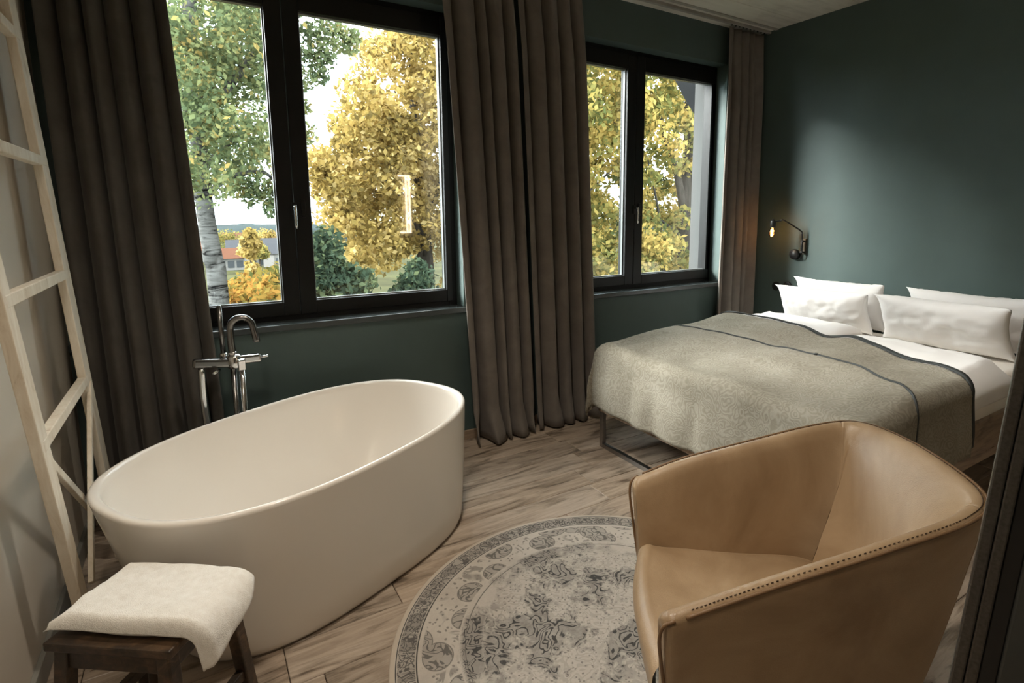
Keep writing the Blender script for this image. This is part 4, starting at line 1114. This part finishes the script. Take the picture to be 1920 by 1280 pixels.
# birch
Y = 6.2
tp = [by(417, 680, Y), by(411, 565, Y), by(401, 490, Y), by(390, 430, Y), by(379, 345, Y), by(370, 235, Y), by(362, 110, Y), by(352, -40, Y), by(345, -150, Y)]
tp[0].z = GZ - .4; 
br = [([by(374, 228, Y), by(430, 160, Y - .1), by(495, 72, Y - .3), by(520, 10, Y - .4)], .085), ([by(387, 312, Y), by(425, 272, Y - .2), by(485, 238, Y - .4)], .05),
      ([by(388, 368, Y), by(425, 335, Y - .2), by(490, 322, Y - .4), by(520, 345, Y - .5)], .05), ([by(377, 380, Y), by(350, 350, Y + .2), by(320, 330, Y + .3)], .05),
      ([by(372, 262, Y), by(345, 200, Y), by(330, 120, Y)], .05), ([by(365, 120, Y), by(410, 50, Y), by(470, -40, Y)], .05), ([by(495, 72, Y - .3), by(580, 20, Y - .6), by(640, 30, Y - .8)], .04),
      ([by(377, 300, Y), by(410, 310, Y + .3), by(455, 300, Y + .3)], .03), ([by(366, 160, Y), by(400, 120, Y + .3), by(440, 110, Y + .4)], .03)]
bt = tree('birch_tree', 'birch with mottled white trunk and green leaves, seen in the left pane', tp, .145, .08, br, M['birch'])
rg = np.random.default_rng(5); cs, rs_ = [], []
for u, v in poly_pts([(300, -40), (540, -40), (530, 60), (515, 300), (470, 330), (420, 345), (330, 355), (310, 300)], 170, rg): cs.append(by(u, v, Y + rg.uniform(-1.1, 1.3))); rs_.append(rg.uniform(.18, .42))
for u, v in [(480, 345), (500, 365), (515, 345), (510, 390), (470, 370), (445, 355), (525, 370)]: cs.append(by(u, v, Y - .4)); rs_.append(.14)
for u, v in [(580, 60), (600, 85), (615, 110), (590, 110), (575, 150), (640, 60), (665, 70), (610, 50), (570, 200), (575, 250), (655, 85), (600, 140), (570, 100), (625, 75)]: cs.append(by(u, v, Y - .6)); rs_.append(rg.uniform(.10, .20))
leaves('foliage', cs, rs_, 125, .066, M['leaf_birch'], bt, (.48, .22), 1.1, 3)
# golden maple behind the first window
Y = 9.5
tp = [by(806, 700, Y), by(803, 560, Y), by(797, 450, Y), by(785, 330, Y), by(775, 180, Y), by(770, 60, Y)]; tp[0].z = GZ - .8
br = [([by(797, 460, Y), by(760, 380, Y - .5), by(715, 330, Y - 1)], .06), ([by(795, 430, Y), by(830, 330, Y), by(850, 200, Y)], .09), ([by(785, 330, Y), by(740, 250, Y), by(700, 190, Y - .4)], .05), ([by(780, 250, Y), by(810, 150, Y), by(820, 60, Y)], .05),
      ([by(797, 480, Y - .1), by(772, 300, Y - .3), by(740, 170, Y - .3)], .055), ([by(700, 600, Y - .5), by(790, 470, Y - .3), by(800, 400, Y)], .06)]
gm = tree('maple_tree', 'golden maple with several stems filling the right half of the first window', tp, .20, .06, br, M['bark'])
cs, rs_ = [], []
for u, v in poly_pts([(585, 285), (640, 225), (665, 150), (690, 85), (730, 50), (860, 20), (960, 60), (960, 520), (850, 540), (800, 470), (760, 470), (720, 500), (650, 480), (600, 400)], 540, rg): cs.append(by(u, v, Y + rg.uniform(-1.7, 1.6))); rs_.append(rg.uniform(.22, .50))
leaves('foliage', cs, rs_, 105, .105, M['leaf_gold'], gm, (.50, .26), .7, 8, .25)
# maple behind the second window
Y = 7.4
tp = [by(1285, 700, Y), by(1282, 505, Y), by(1283, 420, Y), by(1288, 330, Y), by(1292, 200, Y), by(1290, 60, Y)]; tp[0].z = GZ - .6
br = [([by(1283, 400, Y), by(1268, 320, Y), by(1245, 250, Y), by(1225, 170, Y)], .12), ([by(1245, 510, Y - .3), by(1235, 400, Y), by(1215, 300, Y)], .05), ([by(1283, 450, Y), by(1255, 425, Y), by(1235, 410, Y)], .06),
      ([by(1180, 280, Y), by(1125, 340, Y - .2), by(1090, 370, Y - .3)], .04), ([by(1090, 180, Y), by(1120, 210, Y - .1), by(1160, 235, Y)], .04), ([by(1283, 400, Y), by(1320, 300, Y + .2), by(1340, 180, Y + .3)], .08)]
mm = tree('maple_tree', 'yellow-green maple with a forked grey trunk filling the second window', tp, .20, .10, br, M['bark'])
cs, rs_ = [], []
for u, v in poly_pts([(1040, 60), (1380, 60), (1380, 540), (1240, 545), (1040, 560)], 560, rg):
    if (u - 1125) ** 2 + ((v - 330) * .7) ** 2 < 22 ** 2 and rg.random() < .7: continue
    cs.append(by(u, v, Y + rg.uniform(-1.0, 4.0))); rs_.append(rg.uniform(.25, .5))
leaves('foliage', cs, rs_, 95, .125, M['leaf_mixed'], mm, (.52, .24), .75, 12, .25)
# dark conifers low in the first window
Y = 6.0
for k, (lab, pts, n) in enumerate((('dark green conifer low in the first window below the golden maple', [(590, 450), (612, 430), (640, 485), (690, 530), (695, 580), (590, 590)], 34),
                                   ('dark green conifer at the foot of the golden maple trunk', [(752, 505), (770, 490), (790, 495), (800, 565), (755, 580)], 16))):
    cs, rs_ = [], []
    for u, v in poly_pts(pts, n, rg): cs.append(by(u, v, Y + rg.uniform(-.5, .5))); rs_.append(rg.uniform(.18, .36))
    b = Vector(np.mean(np.array(cs), 0)); tb = [Vector((b.x, b.y, GZ - .4)), Vector((b.x, b.y, GZ + 2)), Vector((b.x, b.y, b.z + .2))]
    tt = tree('conifer', lab, tb, .12, .03, [], M['bark']); leaves('needles', cs, rs_, 170, .085, M['leaf_pine'], tt, (.5, .28), .6, 20 + k, .5)
# shrubs in the left pane
for k, (lab, pts, n, Y, m_, tn) in enumerate((('orange and yellow shrub beside the birch trunk', [(415, 545), (440, 530), (480, 535), (490, 590), (415, 590)], 26, 7.5, 'leaf_shrub', (.65, .22)),
                                        ('yellow-green shrub at the lower right of the left pane', [(488, 525), (540, 515), (545, 585), (490, 590)], 22, 5.6, 'leaf_shrub', (.35, .22)),
                                        ('slender yellow sapling rising above the shrubs', [(462, 445), (470, 432), (480, 470), (478, 520), (462, 520)], 14, 9.0, 'leaf_gold', (.5, .2)))):
    cs, rs_ = [], []
    for u, v in poly_pts(pts, n, rg): cs.append(by(u, v, Y + rg.uniform(-.6, .6))); rs_.append(rg.uniform(.15, .30) if k < 2 else rg.uniform(.10, .18))
    b = Vector(np.mean(np.array(cs), 0)); tb = [Vector((b.x, b.y, GZ - .6)), Vector((b.x, b.y, GZ + 1.2)), Vector((b.x, b.y, b.z))]
    tt = tree('shrub' if k < 2 else 'sapling', lab, tb, .05, .015, [], M['bark'], 'shrubs below the birch'); leaves('foliage', cs, rs_, 95, .085, M[m_], tt, tn, .9, 30 + k)
# far village
def ground_z(x, y):
    return (GZ - .06 * (y - 1.2) if y < 60 else GZ - 3.5 - .02 * (y - 60)) + .4 * nz(x * .05, y * .05) * min(1, y / 30)
def house(u, Y, w, d, h, roof, lab, rot=0.):
    p = by(u, 470, Y); p.z = ground_z(p.x, p.y) - .3; t = tag(empty('house', p), lab, 'house', 'far village houses')
    m = Matrix.Translation(p) @ Matrix.Rotation(rot, 4, 'Z')
    wl = box('wall', (-w / 2, -d / 2, 0), (w / 2, d / 2, h), M['farwall'], t, 0, m)
    V = [m @ Vector(q) for q in ((-w / 2 - .4, -d / 2 - .5, h - .1), (w / 2 + .4, -d / 2 - .5, h - .1), (w / 2 + .4, d / 2 + .5, h - .1), (-w / 2 - .4, d / 2 + .5, h - .1), (-w / 2 - .4, 0, h + d * .42), (w / 2 + .4, 0, h + d * .42))]
    mesh('roof', V, [(0, 1, 5, 4), (2, 3, 4, 5), (0, 4, 3), (1, 2, 5), (0, 3, 2, 1)], roof, t, False)
    for k in range(3):
        xx = -w * .32 + k * w * .32; box('window', (xx - .55, -d / 2 - .06, h * .3), (xx + .55, -d / 2 + .02, h * .3 + 1.3), M['farwin'], t, 0, m)
for a in ((374, 150, 6, 5, 3.0, M['farroof'], 'far white house with red roof left of the birch trunk'),
          (428, 118, 4.6, 4.2, 2.6, M['farroof'], 'far white house with red roof just right of the birch trunk'),
          (452, 150, 5.5, 5, 3, M['fargrey'], 'far pale house with grey roof left of the slender sapling'),
          (492, 128, 4.8, 4.4, 2.6, M['farroof'], 'nearest far house with red roof, right of the slender sapling'),
          (512, 165, 6, 5, 3.2, M['fargrey'], 'far pale house with grey roof near the left sash edge'),
          (522, 230, 9, 6, 3.6, M['farroof'], 'most distant red-roofed house at the left sash edge, under the ridge'),
          (446, 245, 9, 6, 3.6, M['farroof'], 'most distant red-roofed house in the middle, under the ridge'),
          (526, 120, 5, 4.5, 3.2, M['fargrey'], 'small grey-roofed house half cut off by the left sash')):
    house(*a, rot=random.uniform(-.4, .4))
for k, (u, v, Y, s, lab) in enumerate(((424, 449, 190, 4.0, 'round yellow-green tree standing in front of the far ridge'), (474, 448, 200, 3.6, 'olive tree in front of the far ridge, middle of the row'), (500, 449, 180, 3.4, 'ochre tree in front of the far ridge, right of the row'), (486, 470, 110, 1.9, 'small yellow round tree among the far houses'))):
    p = by(u, v, Y); t = tree('far_tree', lab, [Vector((p.x, p.y, p.z - 9)), Vector((p.x, p.y, p.z - 4)), p], .3, .1, [], M['bark'], 'far village trees')
    cs = [p + Vector(rg.normal(size=3)) * s * .35 for _ in range(14)]; leaves('foliage', cs, [s * .5] * 14, 90, .55, M['leaf_mixed' if k != 2 else 'leaf_gold'], t, (.42, .2), 1., 50 + k)
